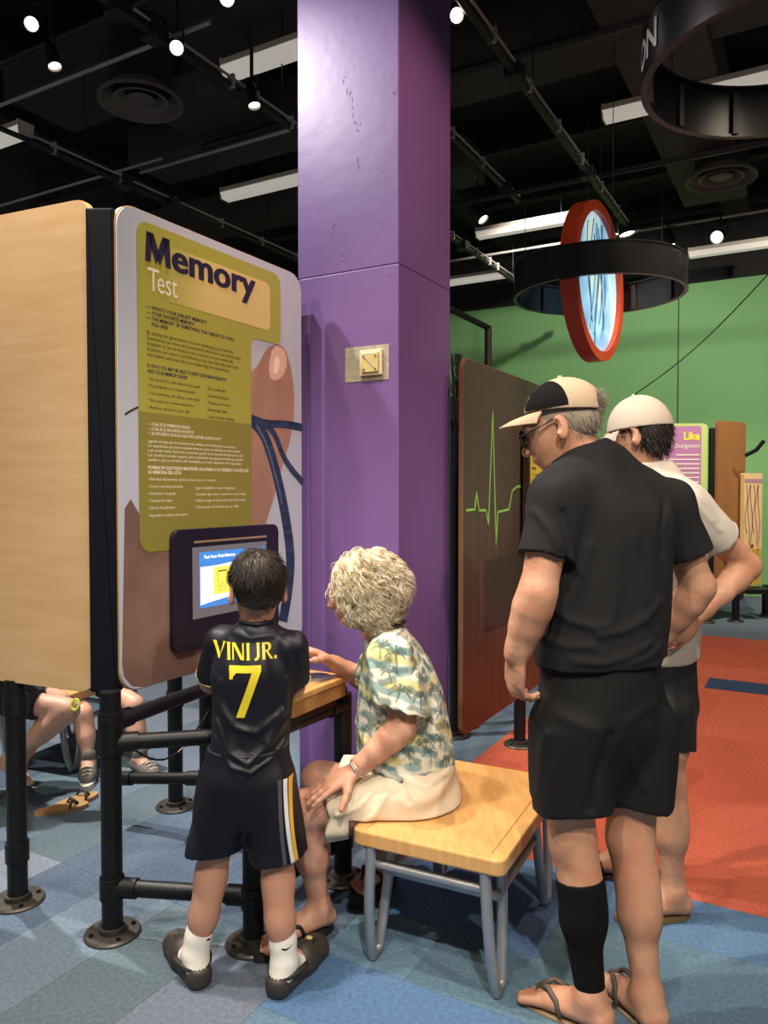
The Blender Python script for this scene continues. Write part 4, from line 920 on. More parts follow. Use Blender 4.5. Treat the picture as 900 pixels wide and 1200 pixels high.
# ---- hair made of thin tapering strands
def strands(name, roots, dirs_fn, n, length, rad, m, parent, seg=6, jit=.25, curl=0.0, curlf=40.0, seed=1, lift=.0, clump=0, lenfn=None):
    # roots = (points, normals); dirs_fn(p, nrm) -> growth direction
    r = np.random.RandomState(seed); P, Nn = roots; ids = r.choice(len(P), n, replace=len(P) < n); p = P[ids].copy(); nr = Nn[ids]
    p = p+r.normal(size=p.shape)*.0015; d = dirs_fn(p, nr); d = d+r.normal(size=d.shape)*jit; d /= np.linalg.norm(d, axis=1)[:, None]
    L_ = length*(.6+.6*r.rand(n)); ph = r.uniform(0, 6.28, n); path = [p]
    if lenfn is not None: L_ = L_*lenfn(p)
    if clump:
        gi = p[r.choice(n, clump, replace=False)]; w_ = np.argmin(((p[:, None]-gi[None])**2).sum(-1), 1); gph = r.uniform(0, 6.28, clump); ph = gph[w_]+r.normal(size=n)*.35; L_ = length*(.8+.4*r.rand(clump))[w_]*(.85+.3*r.rand(n))
    sd = np.cross(d, nr); sd /= np.linalg.norm(sd, axis=1)[:, None]+1e-6
    for i in range(1, seg+1):
        g = dirs_fn(path[-1], nr); t = i/seg; dd = d*(1-t*.6)+g*t*.6+nr*(lift*(1-t)); dd /= np.linalg.norm(dd, axis=1)[:, None]
        q = path[-1]+dd*(L_/seg)[:, None]
        if curl: q = q+sd*(np.cos(ph+curlf*t*L_/length)*curl*(L_/seg))[:, None]+nr*(np.sin(ph+curlf*t*L_/length)*curl*.5*(L_/seg))[:, None]
        path.append(q)
    vs, fs = [], []; M_ = seg+1
    e1 = sd; e2 = nr
    for i, q in enumerate(path):
        rr = rad*(1-.75*(i/seg)**2)
        for k in range(3):
            a = 2*PI*k/3; vs.append(q+(e1*math.cos(a)+e2*math.sin(a)*.6)*rr)
    vs = np.stack(vs, 1).reshape(-1, 3); base = np.arange(n)[:, None]*(3*M_); fs = []
    for i in range(seg):
        for k in range(3):
            k2 = (k+1) % 3; fs.append(np.stack([base[:, 0]+3*i+k, base[:, 0]+3*i+k2, base[:, 0]+3*i+3+k2, base[:, 0]+3*i+3+k], 1))
    fs = np.concatenate(fs); me = bpy.data.meshes.new(name); me.from_pydata(vs.tolist(), [], fs.tolist()); me.polygons.foreach_set('use_smooth', [True]*len(me.polygons))
    o = link(name, me, m, parent); o['kind'] = 'stuff'; return o
def surf_roots(o, keep=None):
    me = o.data; n = len(me.vertices); c = np.zeros(n*3, np.float32); me.vertices.foreach_get('co', c); c = c.reshape(-1, 3)
    nn = np.array([v.normal[:] for v in me.vertices], dtype=np.float32)
    if keep is not None: k = keep(c, nn); c, nn = c[k], nn[k]
    return c, nn
# ---- lettering laid onto a garment
def decal(name, verts2, faces, o, x, y, target, m, parent, lift=.0025, step=.008, back=.25):
    bm = bmesh.new(); bv = [bm.verts.new((p[0], p[1], 0)) for p in verts2]
    for f in faces:
        try: bm.faces.new([bv[i] for i in f])
        except ValueError: pass
    bmesh.ops.triangulate(bm, faces=bm.faces)
    for _ in range(5):
        ed = [e for e in bm.edges if e.calc_length() > step]
        if not ed: break
        bmesh.ops.subdivide_edges(bm, edges=ed, cuts=1); bmesh.ops.triangulate(bm, faces=bm.faces)
    me = target.data; bvh = BVHTree.FromPolygons([v.co for v in me.vertices], [tuple(p.vertices) for p in me.polygons])
    x, y = V(x), V(y); n = x.cross(y).normalized()
    lost = []
    for v in bm.verts:
        p = o+x*v.co.x+y*v.co.y; h = bvh.ray_cast(p+n*back, -n, 1.0)
        if h[0] is None or (h[1].dot(n) < .12): lost.append(v)
        v.co = (h[0]+n*lift) if h[0] is not None else p
    bmesh.ops.delete(bm, geom=lost, context='VERTS')
    m2 = bpy.data.meshes.new(name); bm.to_mesh(m2); bm.free(); ob = link(name, m2, m, parent, True); return ob
M_skin_l = mat('light_skin', srgb(204, 158, 134), .5, noise=.12, nscale=14, bump=.12, bscale=90, sss=.12)
M_skin_t = mat('tanned_skin', srgb(194, 146, 118), .55, col2=srgb(180, 126, 98), nscale=11, bump=.3, bscale=45, sss=.1)
M_skin_o = mat('old_skin', srgb(206, 158, 134), .5, col2=srgb(186, 132, 108), nscale=16, bump=.25, bscale=70, sss=.1)
M_skin_b = mat('boy_skin', srgb(190, 140, 114), .45, noise=.1, nscale=12, sss=.12)
# ================================================================== boy in the navy football shirt
def boy():
    R_ = empty('person', gp(285, 1160), 'boy in navy number seven football shirt, black shorts and white socks at the screen', 'person')
    Y = 2.30; s = .75
    f = (V(-.22, .97, 0)).normalized(); rt = V(f.y, -f.x, 0)                    # he faces the screen
    hd = at(302, 686, Y+.01); nk = at(301, 723, Y+.01); shL = at(258, 752, Y+.03); shR = at(344, 757, Y+.0); ch = at(298, 790, Y); pel = at(290, 905, Y-.02)
    hipL = at(266, 925, Y-.03); hipR = at(316, 925, Y-.03)
    knL = at(246, 1030, 2.27); anL = at(229, 1128, 2.24); toL = at(205, 1130, 2.40); toL.z = 0
    knR = at(327, 1034, 2.24); anR = at(333, 1135, 2.20); toR = at(374, 1105, 2.38); toR.z = 0
    for a in (anL, anR): a.z = .082
    elL = at(246, 800, Y+.16); wrL = at(258, 790, Y+.36); elR = at(345, 805, Y+.06); wrR = at(330, 788, Y+.27)
    B = Body()
    B.loft([pel-Z*.05, pel+Z*.06, lerp(pel, ch, .5), ch, nk-Z*.03], [.105, .10, .095, .115, .06], [.075, .07, .065, .075, .05], rt, f, .03)
    B.cone(shL, shR, .035, .035, .04); B.cone(nk-Z*.03, hd-Z*.03, .043, .041, .02); headshape(B, hd, (f+V(-.05, 0, -.12)), Z, .98)
    limb_arm(B, shL, elL, wrL, s); limb_arm(B, shR, elR, wrR, s)
    hand(B, wrL, wrL-elL+V(0, 0, -.02), -Z, s, (.3, .3, .35, .4), rt); hand(B, wrR, V(-.3, 1, -.1), -Z, s, (.3, .3, .35, .4), -rt)
    leg(B, hipL, knL, anL, toL, s, 1.0, False, fs=.9); leg(B, hipR, knR, anR, toR, s, 1.0, False, fs=.9)
    B.mesh('body', .006, M_skin_b, R_, [(hd, .14, .0035), (wrL+V(0, .07, 0), .10, .003), (wrR+V(-.02, .07, 0), .10, .003)])
    # shirt
    M_nav = mat('navy_jersey', (.0045, .005, .011), .50, bump=.15, bscale=25, spec=.35)
    S_ = Body(); hem = at(290, 912, Y).z
    S_.loft([V(pel.x, pel.y, hem-.02), pel+Z*.03, lerp(pel, ch, .35), lerp(pel, ch, .7), ch+Z*.02, lerp(ch, nk, .62), nk-Z*.005], [.132, .126, .116, .120, .128, .098, .046], [.105, .100, .090, .092, .096, .070, .046], rt, f, .02)
    S_.cone(shL+rt*.014, shR-rt*.014, .042, .042, .03); cL = lerp(shL, elL, .80); cR = lerp(shR, elR, .82)
    S_.cone(shL, cL+(elL-shL)*.3, .046, .052, .025, cap=(cL, elL-shL)); S_.cone(shR, cR+(elR-shR)*.3, .046, .053, .025, cap=(cR, elR-shR))
    S_.cut(V(0, 0, hem), -Z); S_.warp(folds(.0035, 60, (0, 0, 1), 3))
    Pb = lambda x, y: at(x, y, Y-.10)
    for pts, w, h in [([Pb(252, 848), Pb(268, 880), Pb(292, 893), Pb(318, 872), Pb(332, 850)], .011, .010), ([Pb(250, 866), Pb(272, 896), Pb(296, 903), Pb(322, 888), Pb(336, 870)], .010, .009), ([Pb(255, 826), Pb(275, 852), Pb(300, 860), Pb(330, 838)], .011, .007),
                      ([Pb(256, 800), Pb(262, 840), Pb(272, 875)], .010, .006), ([Pb(336, 800), Pb(330, 840), Pb(312, 870)], .010, .006), ([Pb(270, 745), Pb(292, 750), Pb(318, 748)], .010, .005), ([Pb(322, 742), Pb(338, 760), Pb(346, 790)], .009, -.003), ([Pb(262, 745), Pb(252, 765), Pb(250, 790)], .008, -.002)]: S_.ridge(pts, w, h*1.1, V(0, -1, 0), pel)
    S_.cone(nk-Z*.01, nk+Z*.09, .044, .05, .006, kind='s')
    sh = S_.mesh('football_shirt', .0045, M_nav, R_)
    # sleeve trims and collar
    M_gold = mat('cream_trim', srgb(196, 180, 130), .5)
    for c_, e_ in ((cL, elL-shL), (cR, elR-shR)):
        x = V(e_).orthogonal().normalized(); y = V(e_).normalized().cross(x)
        MB().tube([V(c_)-V(e_).normalized()*.004+(x*math.cos(a)+y*math.sin(a))*.049 for a in np.linspace(0, 2*PI, 28)[:-1]], .0028, 6, True).build('sleeve_trim', M_gold, sh, True)
    cn = nk-Z*.010; MB().tube([cn+(rt*math.cos(a)+f*math.sin(a))*.050+Z*.004*math.sin(a) for a in np.linspace(0, 2*PI, 28)[:-1]], .007, 8, True).build('collar', M_nav, sh, True)
    # name and number
    M_yel = mat('yellow_lettering', srgb(214, 196, 44), .4)
    px = 2.2/900
    def poly(pts): return pts, [tuple(range(len(pts)))]
    G = {'V': [[(0, 1), (.26, 1), (.55, .22), (.47, 0), (.40, 0)], [(.55, .22), (.47, 0), (.80, 1), (.94, 1)]], 'I': [[(0, 0), (.05, .12), (.05, .88), (0, 1), (.30, 1), (.25, .88), (.25, .12), (.30, 0)]],
         'N': [[(0, 0), (0, 1), (.10, 1), (.10, 0)], [(0, 1), (.24, 1), (.86, .0), (.62, 0)], [(.74, 0), (.74, 1), (.86, 1), (.86, 0)]],
         'J': [[(.16, 1), (.46, 1), (.41, .9), (.41, .2), (.30, .02), (.06, -.06), (0, .06), (.16, .14), (.21, .25), (.21, .9)]],
         'R': [[(0, 0), (0, 1), (.22, 1), (.22, 0)], [(.22, 1), (.50, 1), (.66, .90), (.70, .72), (.62, .56), (.44, .46), (.22, .46), (.22, .55), (.38, .55), (.48, .63), (.50, .73), (.46, .84), (.36, .90), (.22, .90)], [(.26, .48), (.46, .46), (.84, .0), (.62, 0)]], '.': [[(0, 0), (.2, 0), (.2, .2), (0, .2)]]}
    xx = 0; vs, fs = [], []
    for ch_, adv in (('V', 1.02), ('I', .42), ('N', 1.02), ('I', .62), ('J', .62), ('R', .92), ('.', .2)):
        for pl in G[ch_]:
            k = len(vs); vs += [(p[0]+xx, p[1]) for p in pl]; fs.append(tuple(range(k, k+len(pl))))
        xx += adv
    a0 = at(250, 775, Y-.1); a1 = at(324, 776, Y-.1); ht = 19*px; sc = (a1-a0).length/xx; dx = rt
    vs2 = [(v[0]*sc, v[1]*ht+(-.012*(v[0]/xx-.5)*0)) for v in vs]
    decal('name_lettering', vs2, fs, a0, dx, Z, sh, M_yel, sh, .002, .006)
    a0 = at(269, 841, Y-.1); w7 = 37*px; h7 = 61*px
    seven = [(.0, 1.0), (1.0, 1.0), (1.0, .90), (.46, .0), (.20, .0), (.70, .86), (.22, .86), (.12, .80), (.10, .74), (.0, .74)]
    sv = [(p[0]*w7, p[1]*h7) for p in seven]; decal('number_seven', sv, [tuple(range(len(sv)))], a0, dx, Z, sh, M_yel, sh, .002, .006)
    # shorts
    M_sh = mat('black_shorts', (.0045, .005, .010), .5, bump=.15, bscale=25, spec=.3); T_ = Body(); kl = lerp(hipL, knL, .93); kr = lerp(hipR, knR, .93); hz = at(280, 1014, 2.17).z
    T_.loft([pel-Z*.145, pel-Z*.10, pel-Z*.02, pel+Z*.08], [.09, .130, .132, .122], [.07, .100, .102, .095], rt, f, .03)
    hn = V(.12, 0, -1); T_.cone(hipL+Z*.02, V(kl.x, kl.y, hz-.10)+rt*-.008, .083, .083, .03, f, 1.02, cap=(V(kl.x, kl.y, hz), hn)); T_.cone(hipR+Z*.02, V(kr.x, kr.y, hz-.10)+rt*.012, .083, .086, .03, f, 1.02, cap=(V(kr.x, kr.y, hz-.012), hn)); T_.warp(folds(.006, 55, (0, 0, 1), 5))
    so = T_.mesh('shorts', .005, M_sh, R_)
    for nm, x0, x1, w, col in (('side_stripe', 328, 336, 4.2, srgb(70, 66, 78)), ('side_stripe', 334, 345, 4.2, srgb(206, 208, 204)), ('side_stripe', 339, 349, 3.6, srgb(214, 164, 60))):
        yt, yb = 914, 1012; pts = []
        for t in np.linspace(0, 1, 14):
            x = x0+(x1-x0)*t**1.6; pts.append((x, yt+(yb-yt)*t))
        L_ = [at(p[0]-w/2, p[1], Y-.1) for p in pts]; Rr = [at(p[0]+w/2, p[1], Y-.1) for p in pts]; o_ = L_[0]; v2 = [((p-o_).x, (p-o_).z) for p in L_+Rr]; n = len(pts)
        decal(nm, v2, [(i, n+i, n+i+1, i+1) for i in range(n-1)], o_, V(1, 0, 0), Z, so, mat('stripe_%d%d' % (x0, w), col, .5), so, .0032, .006)
    # socks, clogs
    M_sock = mat('white_sock', srgb(226, 222, 212), .85, bump=.3, bscale=160, stretch=(1, 1, .02)); M_clog = mat('dark_clog', srgb(58, 52, 44), .55, noise=.1); M_strap = mat('clog_strap', srgb(44, 40, 36), .5)
    for (kn, an, to, tz) in ((knL, anL, toL, 1092), (knR, anR, toR, 1098)):
        q = Body(); top = lerp(kn, an, ((kn.z-at(300, tz, an.y-.05).z)/(kn.z-an.z))); q.chain([top-(an-kn).normalized()*.02, lerp(top, an, .5), an], [.0395, .0365, .036], .02); foot(q, an, to, s*1.05, False); d = (kn-an).normalized(); q.cut(top, d)
        sk = q.mesh('sock', .004, M_sock, R_)
        tl = Body(); sf = V(to.x-an.x, to.y-an.y, 0).normalized(); g = V(an.x, an.y, 0); sd = sf.cross(Z); L_ = (V(to.x, to.y, 0)-g).length+.012
        # clog: thick sole, rounded toe cap with open heel
        tl.chain([g-sf*.034+Z*.020, g+sf*L_*.45+Z*.018, g+sf*(L_-.035)+Z*.022], [.030, .034, .037], .02, sd, 1.18); tl.cone(g+sf*L_*.46+Z*.045, g+sf*(L_-.035)+Z*.032, .040, .031, .02, sd, 1.15); tl.cone(g-sf*.040+Z*.045, g-sf*.036+Z*.055, .026, .024, .02, sd, 1.2)
        tl.cone(g-sf*.03+Z*.062, g+sf*.035+Z*.085, .026, .036, .01, kind='s'); tl.cut(V(0, 0, .0), -Z)
        co = tl.mesh('clog', .004, M_clog, R_)
        hp = g+sf*.045+Z*.062; pts = [hp+sd*.050*math.cos(a)-sf*(.088*max(0, math.sin(a)))-Z*.010*math.sin(a) for a in np.linspace(0, PI, 18)]
        MB().tube(pts, .0085, 8).build('heel_strap', M_strap, co, True)
        mbh = MB()
        for i in range(11):
            a = i*.9; q_ = g+sf*(L_*.62+.03*math.cos(a)*(.5+.5*(i % 2)))+sd*(.022*math.sin(a)); bv = BVHTree.FromPolygons([v.co for v in co.data.vertices], [tuple(p.vertices) for p in co.data.polygons]); hh = bv.ray_cast(q_+Z*.3, -Z)
            if hh[0] is not None: mbh.cyl(hh[0]-hh[1]*.002, hh[0]+hh[1]*.0006, .0036, 8)
        mbh.build('vent_holes', M_blackgloss, co)['kind'] = 'stuff'
        hh = bv.ray_cast(g+sf*L_*.66+Z*.3, -Z)
        if hh[0] is not None and an is anR: MB().lathe(hh[0], hh[1], [(0, .006), (.009, .005), (.011, 0)], 14).build('charm', M_gold, co, True)
        sw = [(0, .2), (.25, .0), (.5, .02), (1.0, .55), (.5, .22), (.3, .2), (.1, .35)]; px0 = 328 if an is anR else 238; oo = at(px0, 1121 if an is anR else 1113, an.y-.06)
        decal('sock_logo', [(p[0]*.036, p[1]*.022) for p in sw], [tuple(range(7))], oo, V(1, 0, 0), Z, sk, M_blackgloss, sk, .0015, .008)
    # hair
    M_hair = mat('dark_brown_hair', srgb(38, 27, 20), .45, noise=.3, nscale=60); H = Body(); fu = (f+V(-.05, 0, -.12)).normalized(); up = perp(fu, Z); sdh = fu.cross(up)
    H.ell(hd-fu*.016+up*.022, (.079, .100, .088), (sdh, fu, up), .02); H.ell(hd-fu*.045-up*.022, (.062, .052, .062), (sdh, fu, up), .03); H.cut(hd-up*.058-fu*.04, (-up*.9+fu*.45)); H.cut(hd+fu*.055-up*.0, (fu*.8-up*.5)); H.warp(folds(.003, 90, up, 8))
    for q in (-1, 1): H.ell(hd+sdh*q*.078-up*.035+fu*.0, (.024, .030, .040), (sdh, fu, up), .006, 's')
    ho = H.mesh('hair', .0045, M_hair, R_)
    cr = A3(hd-fu*.05+up*.085+sdh*.015); hc = A3(hd); up_ = A3(up); fu_ = A3(fu); sd_ = A3(sdh)
    def gdir(p, n):
        n = shell_n(p, hd, (sdh, fu, up), (.079, .10, .088))
        v = p-cr; v = v-(v*n).sum(1)[:, None]*n; v /= np.linalg.norm(v, axis=1)[:, None]+1e-5; sp = np.cross(n, v)*.45; w = v+sp-up_*.25+n*.10; front = ((p-hc)@fu_ > .02)[:, None]; w = np.where(front, w+fu_*.4-sd_*.3, w); return w/np.linalg.norm(w, axis=1)[:, None]
    strands('hair_strands', surf_roots(ho, lambda c, n: ~((np.abs((c-hc)@sd_) > .060) & ((c-hc)@up_ < .022) & ((c-hc)@fu_ > -.045)) & ((c-hc)@up_ > -.045)), gdir, 3600, .030, .0013, M_hair, ho, 4, .22, seed=4, lift=.12, lenfn=lambda p: .3+.8*np.clip(((p-hc)@up_+.04)/.09, 0, 1))
boy()
# ================================================================== seated woman
def woman():
    R_ = empty('person', gp(470, 1010), 'white haired woman in palm print shirt and cream shorts sitting on the maple bench', 'person')
    s = .93; f = V(-.96, .28, 0).normalized(); lf = V(f.y, -f.x, 0); lf = lf if lf.y < 0 else -lf           # lf = towards her left side, nearest the camera
    hd = at(424, 690, 2.50); nk = at(447, 732, 2.51); ch = at(468, 800, 2.53); pel = at(482, 930, 2.53)
    shL = at(456, 768, 2.39); elL = at(472, 852, 2.36); wrL = at(416, 903, 2.37); shR = at(447, 760, 2.67); elR = at(432, 800, 2.80); wrR = at(388, 775, 2.74)
    hipL = at(478, 935, 2.43); hipR = at(478, 925, 2.63); knL = at(356, 948, 2.40); anL = at(374, 1091, 2.47); toL = gp(303, 1126); knR = at(372, 912, 2.66); anR = at(452, 1040, 2.76); toR = gp(415, 1062)
    anL.z = .10; anR.z = .12
    B = Body(); B.loft([pel-Z*.03, pel+Z*.08, lerp(pel, ch, .5), ch, nk-Z*.02], [.15, .145, .135, .15, .06], [.12, .115, .11, .10, .055], lf, f, .03)
    B.cone(shL, shR, .04, .04, .04); B.cone(lerp(nk, ch, .2), hd-V(.0, 0, .035), .052, .048, .03); fd = V(-.95, .18, -.16); headshape(B, hd, fd, Z, .95)
    limb_arm(B, shL, elL, wrL, .98, (.05, .046, .043, .027)); limb_arm(B, shR, elR, wrR, .9)
    hand(B, wrL, at(372, 926, 2.34)-wrL, V(.05, .25, -1), .98, (.10, .12, .14, .16), V(-.1, -.5, -.55), .15, .22, .75); hand(B, wrR, at(362, 762, 2.72)-wrR, V(0, -.2, -1), .95, (.5, .5, .55, .6), V(-.3, -1, 0), .3)
    leg(B, hipL, knL, anL, toL, .95, 1.06); leg(B, hipR, knR, anR, toR, .95, 1.04)
    B.mesh('body', .006, M_skin_o, R_, [(hd-Z*.02, .15, .0035), (lerp(wrL, at(372, 926, 2.34), .6), .115, .003), (lerp(wrR, at(362, 762, 2.72), .7), .09, .003), (lerp(anL, toL, .75), .09, .0035), (lerp(anR, toR, .75), .09, .004)])
    # shirt
    S_ = Body(); w0 = at(476, 905, 2.53)
    S_.loft([w0-Z*.07, w0, lerp(w0, ch, .5), ch, lerp(ch, nk, .5)+V(.012, 0, 0), nk+V(.02, 0, -.005)], [.175, .17, .165, .172, .135, .062], [.160, .162, .155, .128, .100, .058], lf, f, .02)
    S_.cone(shL+V(0, .03, .0), shR-V(0, .03, 0), .055, .055, .04); cL = lerp(shL, elL, .72); cR = lerp(shR, elR, .85)
    S_.cone(shL, lerp(shL, elL, 1.1), .070, .088, .03, cap=(cL, elL-shL+V(-.10, 0, 0))); S_.cone(shR, lerp(shR, elR, 1.2), .06, .07, .03, cap=(cR, elR-shR))
    hm = at(480, 922, 2.40); S_.cut(hm, V(.22, 0, -1), .004)
    S_.cone(nk-V(.0, 0, .02), nk+V(-.05, 0, .10), .056, .075, .008, kind='s'); S_.warp(folds(.0045, 55, (0, 0, 1), 12))
    fr = V(0, -1, 0); Pq = lambda x, y: at(x, y, 2.38)
    for pts, w, h in [([Pq(456, 770), Pq(470, 795), Pq(473, 815)], .011, -.010), ([Pq(474, 800), Pq(482, 850), Pq(470, 885)], .014, .008), ([Pq(490, 790), Pq(500, 850), Pq(505, 890)], .015, .007), ([Pq(418, 860), Pq(440, 900), Pq(480, 915)], .012, .008), ([Pq(415, 880), Pq(430, 910), Pq(460, 922)], .010, -.007), ([Pq(500, 760), Pq(516, 820), Pq(520, 870)], .014, .006), ([Pq(428, 760), Pq(438, 790), Pq(440, 815)], .010, .006)]: S_.ridge(pts, w, h, fr, ch)
    M_shirt = bpy.data.materials.new('palm_print_fabric'); M_shirt.use_nodes = True; b = M_shirt.node_tree.nodes['Principled BSDF']; at_ = M_shirt.node_tree.nodes.new('ShaderNodeAttribute'); at_.attribute_name = 'print'; M_shirt.node_tree.links.new(at_.outputs['Color'], b.inputs['Base Color']); b.inputs['Roughness'].default_value = .8; b.inputs['Specular IOR Level'].default_value = .2
    so = S_.mesh('palm_print_shirt', .0036, M_shirt, R_)
    # the printed pattern, worked out on the unrolled cloth
    co = np.zeros(len(so.data.vertices)*3, np.float32); so.data.vertices.foreach_get('co', co); co = co.reshape(-1, 3); ax = A3(lerp(pel, ch, .5)); rel = co-ax; th = np.arctan2(rel@A3(f), rel@A3(lf)); u_ = th*.16; w_ = co[:, 2]+.12*(co[:, 0]-ax[0])
    r = np.random.RandomState(11)
    def nz(su, sw, sd):
        q = np.random.RandomState(sd); v = 0
        for i in range(6): v = v+np.sin(u_*su*q.uniform(.5, 1.6)+w_*sw*q.uniform(.5, 1.6)*q.choice([-1, 1])+q.uniform(0, 6.28)+1.5*np.sin(u_*su*.4+i))
        return v/6
    c_w, c_y, c_t, c_d = [np.array(srgb(*q)) for q in ((222, 222, 206), (216, 206, 128), (134, 168, 166), (76, 104, 108))]
    cl = np.tile(c_w, (len(co), 1)); a1 = np.clip((nz(40, 95, 1)+.0)*5, 0, 1)[:, None]; cl = cl*(1-a1*.85)+c_t*a1*.85; a2 = np.clip((nz(22, 60, 2)-.12)*5, 0, 1)[:, None]; cl = cl*(1-a2*.8)+c_y*a2*.8; a3 = np.clip((nz(70, 110, 3)-.12)*6, 0, 1)[:, None]; cl = cl*(1-a3*.65)+c_d*a3*.65
    best = np.full(len(co), 9.0)
    def seg(a, b, w):
        nonlocal best
        ab = np.array(b)-np.array(a); du = u_-a[0]; dw = w_-a[1]; t = np.clip((du*ab[0]+dw*ab[1])/(ab@ab+1e-9), 0, 1); best = np.minimum(best, np.hypot(du-t*ab[0], dw-t*ab[1])/(w*(1-.5*t)))
    zs_ = np.arange(ch.z-.32, nk.z+.05, .066)
    for iz, z0 in enumerate(zs_):
        for iu in range(-8, 9):
            cu, cz = iu*.062+(iz % 2)*.031+r.uniform(-.02, .02), z0+r.uniform(-.024, .024); ln = r.uniform(.016, .034)
            seg((cu, cz), (cu+r.uniform(-.008, .008), cz-r.uniform(.03, .05)), .0024)
            for k in range(7):
                an = PI*(-.12+1.24*k/6)+r.uniform(-.12, .12); m_ = (cu+ln*.6*math.cos(an), cz+ln*.55*math.sin(an)+.006); seg((cu, cz), m_, .0034); seg(m_, (cu+ln*math.cos(an), cz+ln*.8*math.sin(an)-.006), .0028)
    pk = np.clip(1.5-best, 0, 1)[:, None]*.85; cl = cl*(1-pk)+np.array(srgb(70, 92, 88))*pk
    ca = so.data.color_attributes.new('print', 'FLOAT_COLOR', 'POINT'); ca.data.foreach_set('color', np.concatenate([cl, np.ones((len(cl), 1))], 1).astype(np.float32).ravel())
    MB().tube([nk+V(.012, 0, -.004)+(lf*math.cos(a)*.062+f*math.sin(a)*.058)+Z*(.012-.020*math.sin(a)) for a in np.linspace(0, 2*PI, 32)[:-1]], .006, 8, True).build('collar', mat('collar_fabric', srgb(206, 208, 190), .8), so, True)
    # shorts
    M_cr = mat('cream_twill', srgb(222, 208, 184), .85, noise=.06, nscale=10, bump=.15, bscale=300); T_ = Body(); seat = BT+.004
    T_.loft([pel-Z*.07, pel, pel+Z*.06, pel+Z*.12], [.178, .185, .172, .165], [.150, .155, .150, .142], lf, f, .03); hemL = at(384, 950, 2.42); hemR = at(395, 915, 2.66)
    hL = (hemL-hipL).normalized(); hR = (hemR-hipR).normalized(); T_.cone(hipL+Z*.005, hemL+hL*.15, .098, .092, .05, cap=(hemL, hL+V(0, 0, .22))); T_.cone(hipR, hemR+hR*.15, .096, .088, .05, cap=(hemR, hR+V(0, 0, .2))); T_.ell(pel+V(.03, 0, -.04), (.14, .18, .09), None, .04)
    T_.warp(folds(.005, 45, (1, 0, 0), 21)); Pq = lambda x, y: at(x, y, 2.33)
    for pts, w, h in [([Pq(440, 925), Pq(420, 945), Pq(395, 955)], .010, .008), ([Pq(455, 925), Pq(440, 955), Pq(412, 972)], .011, .008), ([Pq(425, 918), Pq(400, 930), Pq(382, 935)], .009, .007), ([Pq(470, 915), Pq(500, 925), Pq(528, 918)], .010, .006), ([Pq(460, 900), Pq(470, 920), Pq(480, 940)], .009, -.006), ([Pq(505, 900), Pq(510, 915), Pq(525, 925)], .006, -.004)]: T_.ridge(pts, w, h, fr, pel)
    T_.cut(V(0, 0, BT+.002), -Z, .004) if False else None
    T_.op('i', lambda P: np.where(P[..., 0] > bo.x-.01, BT+.003-P[..., 2], -1.0), [-9]*3, [9]*3, .004)
    T_.mesh('shorts', .005, M_cr, R_)
    # hair: short white waves
    M_h = mat('white_blonde_hair', srgb(230, 220, 196), .5, col2=srgb(178, 162, 128), nscale=34); H = Body(); fu = fd.normalized(); up = perp(fu, Z); sd = fu.cross(up)
    H.ell(hd-fu*.022+up*.022, (.096, .108, .100), (sd, fu, up), .03); H.ell(hd-fu*.055-up*.030, (.088, .070, .080), (sd, fu, up), .03)
    for q in (-1, 1): H.ell(hd-fu*.005-up*.035+sd*q*.062, (.034, .055, .060), (sd, fu, up), .03)
    H.op('i', lambda P: (P-A3(hd+fu*.050+up*.02))@A3((fu*.9-up*.5).normalized()), [-9]*3, [9]*3, .01); H.cut(hd-up*.075-fu*.02, -up+fu*.45, .01)
    def waves(P, D):
        q = P-A3(hd); a = np.arctan2(q@A3(fu), q@A3(up)); b_ = q@A3(sd); return D+.0065*np.sin(a*10+b_*55+3*np.sin(a*4+b_*25))+.004*np.sin(a*21-b_*80+2)
    H.warp(waves); ho = H.mesh('hair', .004, M_h, R_); cr = A3(hd-fu*.045+up*.10); up_ = A3(up); fu_ = A3(fu)
    def gd(p, n):
        n = shell_n(p, hd-fu*.03, (sd, fu, up), (.094, .115, .105)); v = p-cr; v = v-(v*n).sum(1)[:, None]*n; v /= np.linalg.norm(v, axis=1)[:, None]+1e-5; w = v-up_*.45+n*.02-fu_*.10; return w/np.linalg.norm(w, axis=1)[:, None]
    strands('hair_curls', surf_roots(ho), gd, 6000, .080, .0017, M_h, ho, 12, .06, 1.35, 9.0, seed=6, lift=.08, clump=130)
    # glasses, lanyard, bracelet
    M_wire = mat('wire_frame', (.55, .52, .46), .3, .8); g = empty; e0 = hd+fu*.115*.95-up*.008
    mb = MB()
    for q in (-1, 1):
        c = e0+sd*q*.033; mb.tube([c+(sd*math.cos(a)*.026+up*math.sin(a)*.021) for a in np.linspace(0, 2*PI, 22)[:-1]], .0016, 6, True); mb.tube([c+sd*q*.026, c+sd*q*.044-fu*.02, hd+sd*q*.080-fu*.01-up*.004], .0015, 6)
    mb.tube([e0-sd*.008, e0+up*.004, e0+sd*.008], .0015, 6); mb.build('glasses', M_wire, R_, True)
    lz = [at(432, 737, 2.40), at(437, 727, 2.42), at(450, 718, 2.44), at(466, 715, 2.47), at(480, 722, 2.52), at(492, 733, 2.56)]
    MB().tube([nk+V(.012, 0, .006)+(lf*math.cos(a)*.068+f*math.sin(a)*.066)+Z*(-.010-.016*math.sin(a)) for a in np.linspace(0, 2*PI, 36)[:-1]], .0055, 6, True).build('lanyard', M_blackgloss, R_, True)
    d = (wrL-elL).normalized(); x = d.orthogonal().normalized(); y = d.cross(x); M_silver = mat('silver', (.7, .68, .62), .25, .9)
    for k_ in (.010, .018): MB().tube([wrL-d*k_+(x*math.cos(a)+y*math.sin(a))*.0315 for a in np.linspace(0, 2*PI, 26)[:-1]], .0026, 6, True).build('bracelet', M_silver, R_, True)
